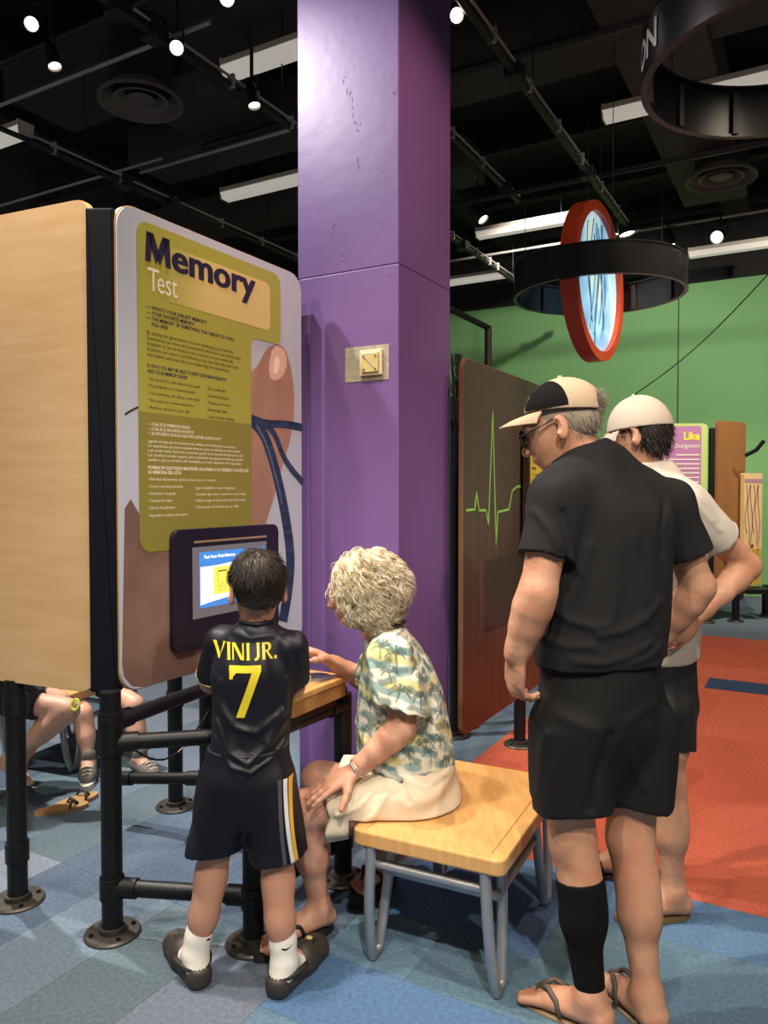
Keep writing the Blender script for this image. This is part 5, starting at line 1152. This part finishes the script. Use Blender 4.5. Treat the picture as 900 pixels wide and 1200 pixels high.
    sandal(R_, anL, toL, .95, (.02, .018, .016)); sandal(R_, anR, toR, .95, (.02, .018, .016))
def sandal(R_, an, toe, s, col, strap=None, name='sandal', thong=True):
    f = V(toe.x-an.x, toe.y-an.y, 0); L_ = f.length; f.normalize(); sd = f.cross(Z); zf = an.z-.075*s; g = V(an.x, an.y, 0); m = mat('sole_%d_%d' % (col[0]*999, col[2]*999), col, .7, noise=.2, nscale=40)
    P = []
    for i in range(28):
        a = 2*PI*i/28; x = math.cos(a); y = math.sin(a); l = (L_+.075*s)/2; c = g+f*((L_+.012)/2-.028*s); w = (.040+.008*x)*s; P.append(((c-g).dot(f)+l*x*(abs(x)**-.15 if abs(x) > .01 else 1), w*y))
    o = MB().prism(P, g+Z*max(zf, .0), f, sd, Z, max(zf, .0)-.001 if zf > .004 else .016).build(name, m, R_, True and .6)
    ms = mat('strap_%d' % (col[0]*999), strap or col, .6); top = zf+.045*s
    a = g+f*L_*.80+Z*(zf+.014*s); l = g+f*L_*.35+sd*.042*s+Z*(zf+.012*s); r = g+f*L_*.35-sd*.042*s+Z*(zf+.012*s)
    for q in (l, r): MB().tube([a, a+Z*.030*s-f*.01, lerp(a, q, .5)+Z*.050*s, lerp(a, q, .85)+Z*.034*s, q], .007*s, 8).build('strap', ms, o, True)
woman()

def fists(): pass
# ================================================================== man in black T-shirt
def cap(R_, hd, fu, s, mcol, patch=None, low=.028, brimlen=.075, opening=True, hgt=.094):
    fu = V(fu).normalized(); up = perp(fu, Z); sd = fu.cross(up); C_ = Body(); rim = hd+up*low*s
    C_.ell(rim-fu*.012*s+up*-.002, (.086*s, .106*s, hgt*s), (sd, fu, up), .01); C_.cut(rim+up*.002, -up+fu*.10); C_.ell(rim-fu*.012*s-up*.006, (.080*s, .100*s, (hgt-.006)*s), (sd, fu, up), .004, 's')
    if opening: C_.cone(rim-fu*.16*s+up*.004, rim-fu*.05*s+up*.004, .036*s, .036*s, .004, kind='s')
    o = C_.mesh('cap', .0032, mcol, R_)
    mb = MB(); n = 17; A_, B_ = [], []
    for i in range(n):
        t = -1+2*i/(n-1); a = t*1.12; base = rim-fu*.012*s+fu*(math.cos(a)*.103*s)+sd*(math.sin(a)*.084*s)+up*.004; tip = base+fu*(brimlen*s*(1-t*t*.75)*1.0)-up*(.020*s+.008*s*t*t)
        A_.append(base); B_.append(tip)
    th = up*.0045; M2 = [lerp(a, b, .5)+up*.004 for a, b in zip(A_, B_)]
    P = A_+M2+B_+[p-th for p in A_]+[p-th for p in M2]+[p-th for p in B_]; fs = []
    for r_ in (0, 1):
        for i in range(n-1): fs += [(r_*n+i, r_*n+i+1, (r_+1)*n+i+1, (r_+1)*n+i), (3*n+r_*n+i, 3*n+(r_+1)*n+i, 3*n+(r_+1)*n+i+1, 3*n+r_*n+i+1)]
    fs += [(2*n+i, 2*n+i+1, 5*n+i+1, 5*n+i) for i in range(n-1)]; mb.add(P, fs); mb.build('brim', mcol, o, True)
    mb = MB(); mb.lathe(rim-fu*.012*s+up*(hgt-.003)*s, up, [(0, .008), (.005, .007), (.008, .001), (.008, 0)], 12); mb.build('button', mcol, o, True)
    if patch:
        for q in (-1, 1):
            pts = [(-.004+.062*math.cos(a)+.028, max(-.0, .078*math.sin(a))) for a in np.linspace(0, PI, 18)]; x = fu if q > 0 else -fu
            x = fu*(1 if sd.dot(sd*q) > 0 else 1)
            oo = rim+sd*q*.09*s+up*.008; xx = fu if (fu.cross(up)).dot(sd*q) > 0 else -fu; p2 = [((p[0])*(1 if xx == fu else -1)*s, p[1]*s) for p in pts]
            decal('side_patch', p2, [tuple(range(len(p2)))], oo, xx, up, o, patch, o, .0014, .008)
    return o, rim, up, sd
def man():
    R_ = empty('person', gp(715, 1195), 'older man in black T-shirt, black shorts and tan cap with black calf sleeve', 'person')
    f = V(-.5, .87, 0).normalized(); rt = V(f.y, -f.x, 0); Y = 2.12
    hd = at(657, 496, 2.14); nk = at(690, 530, 2.14); ch = at(714, 615, 2.13); pel = at(704, 815, 2.12)
    shL = at(652, 584, 2.02); elL = at(630, 695, 1.98); wrL = at(605, 768, 2.02); shR = at(782, 592, 2.22); elR = at(818, 688, 2.26); wrR = at(770, 752, 2.33)
    hipL = at(664, 850, 2.07); hipR = at(748, 850, 2.15); knL = at(671, 990, 2.08); anL = at(692, 1185, 2.04); toL = gp(626, 1190); knR = at(738, 985, 2.14); anR = at(758, 1180, 2.05); toR = gp(705, 1166)
    anL.z = .088; anR.z = .088; toL = V(anL.x, anL.y, 0)+V(-.16, .12, 0); toR = V(anR.x, anR.y, 0)+V(-.075, .19, 0)
    B = Body(); B.loft([pel-Z*.05, pel+Z*.08, lerp(pel, ch, .5), ch, nk-Z*.04], [.16, .165, .17, .175, .08], [.12, .125, .125, .12, .07], rt, f, .03)
    B.cone(shL, shR, .05, .05, .05); B.cone(nk-V(0, 0, .05), lerp(nk, hd, .75)-Z*.01, .066, .060, .03); fd = V(-.86, .42, -.34); headshape(B, hd, fd, Z, 1.0, jaw=1.05)
    limb_arm(B, shL, elL, wrL, 1.0, (.054, .052, .050, .031)); limb_arm(B, shR, elR, wrR, 1.0, (.054, .052, .050, .031))
    hdl = at(602, 815, 2.05)-wrL; hand(B, wrL, hdl, V(.75, .3, -.1), 1.02, (.55, .6, .65, .7), V(.3, 1, 0), .4); hand(B, wrR, V(-.9, .2, -.3), V(-.4, -.9, 0), 1.0, (.4, .4, .4, .4), Z, .3)
    leg(B, hipL, knL, anL, toL, 1.06, 1.0); leg(B, hipR, knR, anR, toR, 1.06, 1.04)
    B.mesh('body', .006, M_skin_t, R_, [(hd-Z*.02, .15, .0035), (wrL+hdl.normalized()*.08, .11, .003), (lerp(anL, toL, .7), .10, .0035), (lerp(anR, toR, .7), .10, .0035)])
    # T-shirt
    M_t = mat('black_tee', (.0135, .0135, .015), .85, noise=.15, nscale=20, bump=.2, bscale=260, spec=.2); S_ = Body(); hz = at(700, 795, 2.0).z
    S_.loft([V(pel.x, pel.y, hz-.03), V(pel.x, pel.y, hz+.06)+V(.0, 0, 0), lerp(pel, ch, .45), lerp(pel, ch, .8), ch+Z*.03, lerp(ch, nk, .62), nk-Z*.01], [.198, .200, .200, .205, .205, .150, .072], [.150, .152, .150, .145, .140, .105, .070], rt, f, .02)
    S_.cone(shL+rt*.03, shR-rt*.03, .060, .060, .06); S_.cone(nk-Z*.045, shL+Z*.004, .085, .060, .05); S_.cone(nk-Z*.045, shR+Z*.004, .085, .060, .05); cL = lerp(shL, elL, .62); cR = lerp(shR, elR, .58)
    S_.cone(shL, elL, .066, .076, .04, cap=(cL, elL-shL)); S_.cone(shR, elR, .066, .078, .04, cap=(cR, elR-shR)); S_.cut(V(0, 0, hz), -Z+V(.04, 0, 0))
    S_.cone(nk+V(-.01, 0, -.01), nk+V(-.06, 0, .12), .066, .085, .008, kind='s'); S_.warp(folds(.0045, 45, (0, 0, 1), 31)); fr = V(0, -1, 0); Pq = lambda x, y: at(x, y, 1.98)
    for pts, w, h in [([Pq(648, 716), Pq(668, 728), Pq(692, 733), Pq(712, 730)], .012, .008), ([Pq(700, 742), Pq(730, 738), Pq(758, 726), Pq(780, 708)], .013, .009), ([Pq(640, 752), Pq(662, 757), Pq(690, 756)], .011, .007), ([Pq(672, 774), Pq(705, 775), Pq(735, 768), Pq(765, 755)], .011, .007), ([Pq(740, 776), Pq(762, 772), Pq(780, 762)], .010, .006), ([Pq(690, 640), Pq(680, 680), Pq(662, 715)], .014, .007), ([Pq(745, 630), Pq(750, 670), Pq(760, 705)], .015, .006), ([Pq(720, 640), Pq(722, 690), Pq(715, 720)], .016, .005), ([Pq(655, 600), Pq(662, 640), Pq(660, 660)], .010, -.008), ([Pq(795, 590), Pq(782, 620), Pq(785, 650)], .010, -.008), ([Pq(625, 600), Pq(640, 620), Pq(650, 640)], .010, .006)]: S_.ridge(pts, w, h, fr, pel)
    so = S_.mesh('black_t_shirt', .005, M_t, R_)
    # shorts
    M_s = mat('black_woven_shorts', (.0085, .0085, .009), .75, noise=.2, nscale=14, bump=.15, bscale=200, spec=.25); T_ = Body(); zl_ = at(665, 958, 2.0).z; zr_ = at(745, 944, 2.1).z
    T_.loft([pel-Z*.27, pel-Z*.10, pel-Z*.02, pel+Z*.06, pel+Z*.12], [.10, .182, .190, .185, .178], [.07, .142, .148, .145, .138], rt, f, .03); kl = lerp(hipL, knL, .85); kr = lerp(hipR, knR, .82)
    T_.cone(hipL+V(.010, 0, .0), V(kl.x+.010, kl.y, zl_-.10), .112, .112, .025, f, 1.0, cap=(V(kl.x, kl.y, zl_), V(.06, 0, -1))); T_.cone(hipR-V(.005, 0, 0), V(kr.x+.010, kr.y, zr_-.10), .106, .100, .025, f, 1.0, cap=(V(kr.x, kr.y, zr_), V(-.08, 0, -1)))
    T_.warp(folds(.007, 40, (0, 0, 1), 33))
    for pts, w, h in [([Pq(712, 860), Pq(700, 900), Pq(692, 945)], .016, -.012), ([Pq(735, 845), Pq(775, 828)], .016, .005), ([Pq(690, 850), Pq(655, 838)], .016, .005), ([Pq(740, 885), Pq(755, 910), Pq(765, 935)], .014, .005), ([Pq(640, 860), Pq(632, 910), Pq(630, 945)], .012, .006)]: T_.ridge(pts, w, h, fr, pel)
    T_.mesh('shorts', .0055, M_s, R_)
    # calf sleeve
    M_cs = mat('black_knit_sleeve', (.004, .004, .0042), .8, spec=.15, bump=.3, bscale=300, stretch=(1, 1, .1)); q = Body(); ft = V(toL.x-anL.x, toL.y-anL.y, 0).normalized(); back = perp(anL-knL, -ft)
    q.cone(knL, lerp(knL, anL, .5), .0575, .0545, .03); q.cone(lerp(knL, anL, .5), anL, .0520, .0395, .03); q.ell(lerp(knL, anL, .30)+back*.0235, (.0535, .050, .134), ((knL-anL).normalized().cross(back), back, (knL-anL)), .04); up_ = (knL-anL).normalized(); q.cut(at(672, 1034, 2.04), up_); q.cut(anL+up_*.012, -up_)
    q.mesh('calf_sleeve', .005, M_cs, R_)
    sandal(R_, anL, toL, 1.06, srgb(150, 128, 104), srgb(84, 76, 68)); sandal(R_, anR, toR, 1.06, srgb(150, 130, 106), srgb(84, 76, 68))
    # cap, hair, glasses
    M_tan = mat('tan_cap', srgb(172, 150, 126), .85, bump=.15, bscale=300); M_bp = mat('black_cap_patch', (.003, .003, .003), .85, spec=.12); o, rim, up, sd = cap(R_, hd, V(-.90, .36, -.12), 1.04, M_tan, M_bp)
    M_gh = mat('grey_hair', srgb(150, 136, 120), .55, noise=.4, nscale=60); fu = V(-.90, .36, -.12).normalized(); H = Body(); H.ell(hd-fu*.016+up*.015, (.077, .097, .080), (sd, fu, up), .01); H.ell(hd-fu*.060-up*.005, (.055, .040, .045), (sd, fu, up), .02); H.cut(hd-up*.045-fu*.03, -up+fu*.6); H.cut(hd+fu*.045, fu); H.cut(rim+up*.02+fu*.02, up+fu*1.2)
    for q in (-1, 1): H.ell(hd+sd*q*.085-up*.03+fu*.005, (.025, .028, .042), (sd, fu, up), .006, 's')
    ho = H.mesh('hair', .0045, M_gh, R_); hc = A3(hd); fu_ = A3(fu); up_a = A3(up)
    def gd(p, n): w = -up_a*.7-fu_*.35+n*.10; w = np.broadcast_to(w, p.shape) if w.ndim == 1 else w; return w/np.linalg.norm(w, axis=1)[:, None]
    strands('hair_strands', surf_roots(ho), gd, 700, .016, .0010, M_gh, ho, 4, .25, seed=14, lift=.1)
    def gd2(p, n): w = -fu_*.8+up_a*.2+n*.45; return w/np.linalg.norm(w, axis=1)[:, None]
    tuft = Body(); tuft.ell(rim-fu*.092+up*.012, (.030, .016, .022), (sd, fu, up), .01); to_ = tuft.mesh('hair_tuft', .004, M_gh, R_); strands('tuft_strands', surf_roots(to_), gd2, 500, .030, .0012, M_gh, to_, 5, .3, .4, 8, seed=15)
    fu = fd.normalized(); up = perp(fu, Z); sd = fu.cross(up); e0 = hd+fu*.108-up*.012; M_gl = mat('black_frame', (.01, .01, .01), .3); gl = None
    mb = MB()
    for q in (-1, 1):
        c = e0+sd*q*.034; mb.tube([c+(sd*math.cos(a)*.029+up*math.sin(a)*.021) for a in np.linspace(0, 2*PI, 22)[:-1]], .0028, 6, True); mb.tube([c+sd*q*.029+up*.006, c+sd*q*.044-fu*.02+up*.008, hd+sd*q*.082-fu*.0+up*.004], .0026, 6)
    mb.tube([e0-sd*.006, e0+up*.004, e0+sd*.006], .0026, 6); gl = mb.build('glasses', M_gl, R_, True)
    for q in (-1, 1): MB().lathe(e0+sd*q*.034, fu, [(0, .001), (.022, .001)], 20).build('lens', mat('dark_lens', (.03, .035, .03), .08), gl)
man()

# ================================================================== young man with hands on hips
def young():
    R_ = empty('person', gp(770, 1085), 'young man in pale grey T-shirt and white cap behind the older man, elbow out', 'person')
    f = V(-.95, .30, 0).normalized(); lf = V(f.y, -f.x, 0); lf = lf if lf.y < 0 else -lf; Y = 2.62
    hd = at(746, 506, 2.64); nk = at(765, 546, 2.64); ch = at(782, 625, 2.64); pel = at(770, 790, 2.64)
    shL = at(803, 592, 2.50); elL = at(876, 664, 2.56); wrL = at(816, 722, 2.46); shR = at(765, 585, 2.82); elR = at(800, 690, 2.92); wrR = at(740, 730, 2.86)
    hipL = at(778, 830, 2.56); hipR = at(765, 825, 2.74); knL = at(780, 915, 2.57); anL = at(789, 1064, 2.57); knR = at(735, 905, 2.78); anR = at(728, 1018, 2.84)
    anL.z = .095; anR.z = .095; toL = V(anL.x, anL.y, 0)+V(-.19, -.02, 0); toR = V(anR.x, anR.y, 0)+V(-.18, .05, 0)
    B = Body(); B.loft([pel-Z*.05, pel+Z*.08, lerp(pel, ch, .5), ch, nk-Z*.04], [.15, .145, .145, .16, .07], [.11, .11, .11, .11, .065], lf, f, .03); B.cone(shL, shR, .048, .048, .05); B.cone(nk-Z*.05, lerp(nk, hd, .75)-Z*.01, .055, .052, .03); fd = V(-.78, .55, -.35); headshape(B, hd, fd, Z, 1.0)
    limb_arm(B, shL, elL, wrL, 1.0, (.052, .048, .044, .028)); limb_arm(B, shR, elR, wrR, 1.0, (.052, .048, .044, .028)); dh = at(792, 748, 2.42)-wrL; hand(B, wrL, dh, V(-.3, .95, 0), 1.0, (.25, .3, .35, .45), V(-.6, -.2, .8), .3, .15); hand(B, wrR, V(-.4, -.3, -.5), V(0, -1, 0), 1.0, (.3, .3, .35, .4), Z)
    leg(B, hipL, knL, anL, toL, 1.04, .98); leg(B, hipR, knR, anR, toR, 1.04, .98)
    B.mesh('body', .0065, M_skin_t, R_, [(hd-Z*.02, .15, .0038), (wrL+dh.normalized()*.07, .10, .0032), (lerp(anL, toL, .7), .10, .0036)])
    M_t = mat('pale_grey_tee', srgb(186, 178, 168), .9, noise=.06, nscale=16, bump=.2, bscale=260, spec=.2); S_ = Body(); hz = at(790, 778, 2.52).z
    S_.loft([V(pel.x, pel.y, hz-.03), lerp(pel, ch, .3), lerp(pel, ch, .7), ch+Z*.03, lerp(ch, nk, .62), nk-Z*.01], [.172, .168, .175, .185, .140, .064], [.135, .130, .130, .130, .10, .062], lf, f, .02); S_.cone(shL-lf*.03, shR+lf*.03, .06, .06, .05); cL = lerp(shL, elL, .56); cR = lerp(shR, elR, .6)
    S_.cone(nk-Z*.045, shL, .075, .058, .05); S_.cone(nk-Z*.045, shR, .075, .058, .05); S_.cone(shL, elL, .064, .074, .04, cap=(cL, elL-shL)); S_.cone(shR, elR, .064, .076, .04, cap=(cR, elR-shR)); S_.cut(V(0, 0, hz), -Z)
    S_.cone(nk+V(-.01, 0, -.01), nk+V(-.05, 0, .12), .06, .08, .008, kind='s'); S_.warp(folds(.005, 55, (.4, 0, 1), 41)); Pq = lambda x, y: at(x, y, 2.42)
    for pts, w, h in [([Pq(800, 585), Pq(815, 610), Pq(822, 640)], .010, -.008), ([Pq(812, 560), Pq(832, 590), Pq(842, 610)], .010, .006), ([Pq(795, 640), Pq(800, 690), Pq(790, 730)], .012, .007), ([Pq(806, 575), Pq(826, 600), Pq(848, 622)], .008, .005), ([Pq(790, 560), Pq(810, 590), Pq(815, 615)], .009, .006), ([Pq(788, 755), Pq(800, 762), Pq(812, 760)], .008, .005)]: S_.ridge(pts, w, h, V(0, -1, 0), ch)
    so = S_.mesh('pale_grey_t_shirt', .0055, M_t, R_)
    # sleeve hem band
    d = (elL-shL).normalized(); x = d.orthogonal().normalized(); y = d.cross(x); MB().tube([cL-d*.012+(x*math.cos(a)+y*math.sin(a))*.0695 for a in np.linspace(0, 2*PI, 30)[:-1]], .002, 6, True).build('sleeve_seam', M_t, so, True)
    M_s = mat('black_gym_shorts', (.008, .008, .009), .6, bump=.1, bscale=200); T_ = Body(); zz = at(795, 882, 2.5).z; T_.loft([pel-Z*.10, pel, pel+Z*.08], [.165, .168, .160], [.125, .130, .125], lf, f, .03); kl = lerp(hipL, knL, .9); kr = lerp(hipR, knR, .9)
    T_.cone(hipL, V(kl.x+.006, kl.y, zz-.03), .100, .088, .03); T_.cone(hipR, V(kr.x, kr.y, zz-.03), .100, .09, .03); T_.cut(V(0, 0, zz), -Z); T_.warp(folds(.006, 50, (0, 0, 1), 43)); T_.mesh('shorts', .006, M_s, R_)
    M_wc = mat('white_cap', srgb(174, 165, 152), .85, bump=.15, bscale=300); fc = V(-.80, .55, -.20); o, rim, up, sd = cap(R_, hd, fc, 1.05, M_wc, None, low=.004, opening=False, hgt=.115)
    fu = fc.normalized(); M_dh = mat('dark_hair', srgb(34, 25, 20), .45, noise=.3, nscale=60); H = Body(); H.ell(hd-fu*.020+up*.015, (.081, .098, .080), (sd, fu, up), .01); H.ell(hd-fu*.055-up*.035, (.068, .050, .065), (sd, fu, up), .03); H.cut(hd-up*.085-fu*.04, -up+fu*.3); H.cut(hd+fu*.05, fu-up*.3); H.cut(rim+up*.004, up)
    for q in (-1, 1): H.ell(hd+sd*q*.085-up*.03+fu*.01, (.026, .026, .040), (sd, fu, up), .006, 's')
    ho = H.mesh('hair', .0045, M_dh, R_); up_a = A3(up); fu_ = A3(fu)
    def gd(p, n): w = -up_a*.8-fu_*.15+n*.12; return w/np.linalg.norm(w, axis=1)[:, None]
    strands('hair_strands', surf_roots(ho), gd, 1500, .026, .0012, M_dh, ho, 4, .25, seed=24, lift=.15)
    sandal(R_, anL, toL, 1.04, srgb(126, 104, 60), srgb(66, 58, 48)); sandal(R_, anR, toR, 1.04, srgb(60, 52, 44), srgb(40, 36, 32))
young()
# ================================================================== children seated beyond the kiosk, and a far visitor
def seated(label, P, col_shirt, col_short, shoes, skin, s, hairc, tuck=False):
    R_ = empty('person', V(P['pel'].x, P['pel'].y, 0), label, 'person'); pel, ch, nk, hd, f = P['pel'], P['ch'], P['nk'], P['hd'], P['f']; rt = V(f.y, -f.x, 0)
    B = Body(); B.loft([pel-Z*.05, lerp(pel, ch, .5), ch, nk-Z*.03], [.12*s*1.1, .11*s*1.1, .13*s*1.1, .06*s], [.09*s, .085*s, .09*s, .05*s], rt, f, .03); B.cone(P['shL'], P['shR'], .045*s, .045*s, .04); B.cone(nk-Z*.03, hd-Z*.03, .045*s, .043*s, .02); headshape(B, hd, f+V(0, 0, -.3), Z, .95*s**.4)
    for q in 'LR': limb_arm(B, P['sh'+q], P['el'+q], P['wr'+q], s); hand(B, P['wr'+q], P['wr'+q]-P['el'+q], -Z, s, (.3, .3, .3, .3), rt if q == 'L' else -rt); leg(B, P['hip'+q], P['kn'+q], P['an'+q], P['to'+q], s, 1.0, not shoes)
    B.mesh('body', .008, skin, R_)
    S_ = Body(); S_.loft([pel-Z*.03, lerp(pel, ch, .5), ch, lerp(ch, nk, .6), nk-Z*.01], [.15*s, .14*s, .155*s, .12*s, .055*s], [.115*s, .11*s, .115*s, .085*s, .05*s], rt, f, .02); S_.cone(P['shL'], P['shR'], .056*s, .056*s, .04)
    for q in 'LR': c = lerp(P['sh'+q], P['el'+q], .65); S_.cone(P['sh'+q], P['el'+q], .060*s, .064*s, .03, cap=(c, P['el'+q]-P['sh'+q]))
    S_.warp(folds(.004, 50, (0, 0, 1), 51)); S_.mesh('shirt', .008, col_shirt, R_)
    T_ = Body(); T_.loft([pel-Z*.07, pel, pel+Z*.06], [.15*s, .155*s, .145*s], [.12*s, .125*s, .12*s], rt, f, .03)
    for q in 'LR': c = lerp(P['hip'+q], P['kn'+q], .72); T_.cone(P['hip'+q], P['kn'+q], .092*s, .08*s, .03, cap=(c, P['kn'+q]-P['hip'+q]))
    T_.mesh('shorts', .008, col_short, R_)
    H = Body(); fu = (f+V(0, 0, -.3)).normalized(); up = perp(fu, Z); sd = fu.cross(up); H.ell(hd-fu*.018+up*.022, (.084*s**.4, .10*s**.4, .092*s**.4), (sd, fu, up), .02); H.cut(hd+fu*.05, fu-up*.6); H.cut(hd-up*.06, -up); H.mesh('hair', .008, hairc, R_)
    if shoes:
        for q in 'LR':
            an, to = P['an'+q], P['to'+q]; g = V(an.x, an.y, 0); sf = (V(to.x, to.y, 0)-g); L_ = sf.length; sf.normalize(); sd = sf.cross(Z); b = Body()
            b.chain([g-sf*.03+Z*.045, g+sf*L_*.5+Z*.038, g+sf*(L_-.03)+Z*.032], [.040*s*1.1, .036*s*1.1, .032*s*1.1], .03, sd, 1.15); b.cone(an+Z*.025, g+Z*.05, .042*s*1.1, .042*s*1.1, .02); b.cut(V(0, 0, .012), -Z); so = b.mesh('sneaker', .005, shoes[0], R_)
            MB().prism([(x*(L_+.10)/2+L_/2-.012, y*(.040+.004*x)*s*1.1) for x, y in [(math.cos(2*PI*i/24)*abs(math.cos(2*PI*i/24))**-.2 if abs(math.cos(2*PI*i/24)) > .02 else 0, math.sin(2*PI*i/24)) for i in range(24)]], g+Z*.024, sf, sd, Z, .0235).build('sneaker_sole', shoes[1], so)
            mb = MB()
            for i in range(4): p = g+sf*(L_*.42+.022*i)+Z*(.088-.010*i)*1.0; mb.tube([p-sd*.022, p+Z*.006, p+sd*.022], .003, 5)
            mb.build('shoelaces', shoes[1], so); q2 = Body(); q2.cone(an+Z*.035, an, .036*s, .038*s, .01); q2.mesh('sock', .006, mat('ankle_sock', srgb(150, 144, 136), .9), so)
    return R_
M_kt = mat('kid_tee', srgb(120, 60, 74), .9); M_kb = mat('kid_black_shorts', (.01, .01, .012), .8); M_kp = mat('kid_pink_tee', srgb(150, 110, 108), .9); M_grs = mat('grey_sneaker', srgb(104, 98, 90), .8, noise=.4, nscale=50); M_wht = mat('white_rubber', srgb(206, 202, 190), .6); M_khair = mat('kid_hair', srgb(46, 32, 24), .5)
bz_ = .42
P = dict(f=V(.55, -.83, 0).normalized(), pel=at(62, 800, 4.22)); P['pel'].z = bz_+.10
P.update(ch=P['pel']+V(.02, -.03, .27), nk=P['pel']+V(.03, -.05, .42), hd=P['pel']+V(.06, -.08, .55)); rt_ = V(P['f'].y, -P['f'].x, 0)
for q, s_ in (('L', -1), ('R', 1)): P['sh'+q] = P['ch']+rt_*(s_*.14)+Z*.08
P.update(hipL=P['pel']+V(.09, .02, -.02), hipR=P['pel']+V(-.06, -.06, -.02))
P.update(knR=at(97, 836, 3.92), anR=at(104, 903, 3.86), knL=at(158, 826, 3.96), anL=at(164, 898, 3.90)); P['anR'].z = .085; P['anL'].z = .085
P.update(toR=V(P['anR'].x, P['anR'].y, 0)+V(.05, -.16, 0), toL=V(P['anL'].x, P['anL'].y, 0)+V(.12, -.11, 0))
for q in 'LR': P['el'+q] = lerp(P['sh'+q], P['kn'+q], .45)+V(0, 0, -.05); P['wr'+q] = lerp(P['el'+q], P['hip'+q], .5)+P['f']*.08+Z*.10
seated('child in black shorts and grey sneakers seated behind the memory test kiosk', P, M_kt, M_kb, (M_grs, M_wht), M_skin_l, .82, M_khair)
P2 = dict(f=V(.95, -.3, 0).normalized(), pel=at(-30, 800, 3.55)); P2['pel'].z = .56
P2.update(ch=P2['pel']+V(.03, -.01, .28), nk=P2['pel']+V(.05, -.02, .43), hd=P2['pel']+V(.10, -.04, .56)); rt_ = V(P2['f'].y, -P2['f'].x, 0)
for q, s_ in (('L', -1), ('R', 1)): P2['sh'+q] = P2['ch']+rt_*(s_*.14)+Z*.08
P2.update(hipL=P2['pel']+V(.03, .08, -.02), hipR=P2['pel']+V(0, -.08, -.02), knR=at(80, 832, 3.45), anR=at(12, 888, 3.40), knL=at(70, 822, 3.75), anL=at(22, 900, 3.78))
P2.update(toR=V(P2['anR'].x, P2['anR'].y, 0)+V(-.12, .12, 0), toL=V(P2['anL'].x, P2['anL'].y, 0)+V(.10, -.14, 0)); P2['anL'].z = .09
for q in 'LR': P2['el'+q] = P2['sh'+q]-Z*.20; P2['wr'+q] = P2['pel']+P2['f']*.16+rt_*(.06 if q == 'R' else -.06)+Z*.14
seated('child with bent bare knee at the left edge below the maple panel', P2, M_kp, M_kb, None, M_skin_l, .86, M_khair)
# stool under that child
q = V(P2['pel'].x, P2['pel'].y, 0); st_ = empty('stool', q, 'low round grey stool at the left edge under the seated child', 'stool')
MB().lathe(q+Z*.43, Z, [(0, .03), (.15, .03), (.165, .02), (.165, 0), (0, 0)], 28).build('seat', M_bench, st_, smooth=.5)
for k in range(4):
    a = k*PI/2+.4; d = V(math.cos(a), math.sin(a), 0); MB().tube([q+d*.10+Z*.43, q+d*.13+Z*.2, q+d*.16+Z*.006], .014, 10).build('leg', M_alu, st_, smooth=.8)
# yellow-green wrist band
k_ = P2['wrR']; MB().tube([at(88, 826, 3.42)+V(.018*math.cos(a), .018*math.sin(a)*.5, .022*math.sin(a)) for a in np.linspace(0, 2*PI, 18)[:-1]], .006, 6, True).build('hair_band', mat('neon_band', srgb(196, 210, 60), .6)).parent = None
o = bpy.data.objects['hair_band']; tag(o, 'small neon yellow-green hair band resting on the bent knee', 'hair band')
# far visitor standing behind the two men
P3_ = dict(f=V(.5, .85, 0).normalized()); g = gp(818, 727); P3_['pel'] = V(g.x-.05, g.y, .44); rt_ = V(P3_['f'].y, -P3_['f'].x, 0); p = P3_['pel']
P3_.update(ch=p+Z*.20, nk=p+Z*.30, hd=p+Z*.41)
for q_, s_ in (('L', -1), ('R', 1)):
    P3_['sh'+q_] = p+rt_*(s_*.09)+Z*.25; P3_['el'+q_] = p+rt_*(s_*.12)+Z*.1; P3_['wr'+q_] = p+rt_*(s_*.11)+P3_['f']*.08+Z*.0; P3_['hip'+q_] = p+rt_*(s_*.055)-Z*.02; P3_['kn'+q_] = p+rt_*(s_*.06)-Z*.21+P3_['f']*.015; a_ = p+rt_*(s_*.06); a_.z = .07; P3_['an'+q_] = a_; t_ = a_+P3_['f']*.12; t_.z = 0; P3_['to'+q_] = t_
seated('small far child in white sneakers standing by the purple printed kiosk', P3_, mat('far_tee', srgb(110, 104, 112), .9), M_kb, (M_wht, M_wht), M_skin_l, .60, M_khair)
# tan sandals left on the carpet behind the kiosk
for k, (px, py, an_) in enumerate(((72, 950, .5), (88, 941, .9))):
    g = gp(px, py); d = V(math.cos(an_), math.sin(an_), 0); sd = V(-d.y, d.x, 0); rs = empty('loose_sandal', g, ['flat tan sandal lying on the carpet nearer the left post', 'flat tan sandal lying on the carpet nearer the corner post'][k], 'sandal', 'loose tan sandals')
    MB().prism([(.115*math.cos(t), (.042+.008*math.cos(t))*math.sin(t)) for t in np.linspace(0, 2*PI, 25)[:-1]], g+Z*.018, d, sd, Z, .017).build('sole', mat('tan_sole', srgb(168, 130, 86), .7), rs)
    MB().tube([g+d*.03+sd*.042+Z*.016, g+d*.04+sd*.02+Z*.045, g+d*.07+Z*.022], .006, 6).build('strap', mat('dark_strap', srgb(50, 40, 34), .6), rs, True); MB().tube([g+d*.03-sd*.042+Z*.016, g+d*.04-sd*.02+Z*.045, g+d*.07+Z*.022], .006, 6).build('strap', MATS['dark_strap'], rs, True)
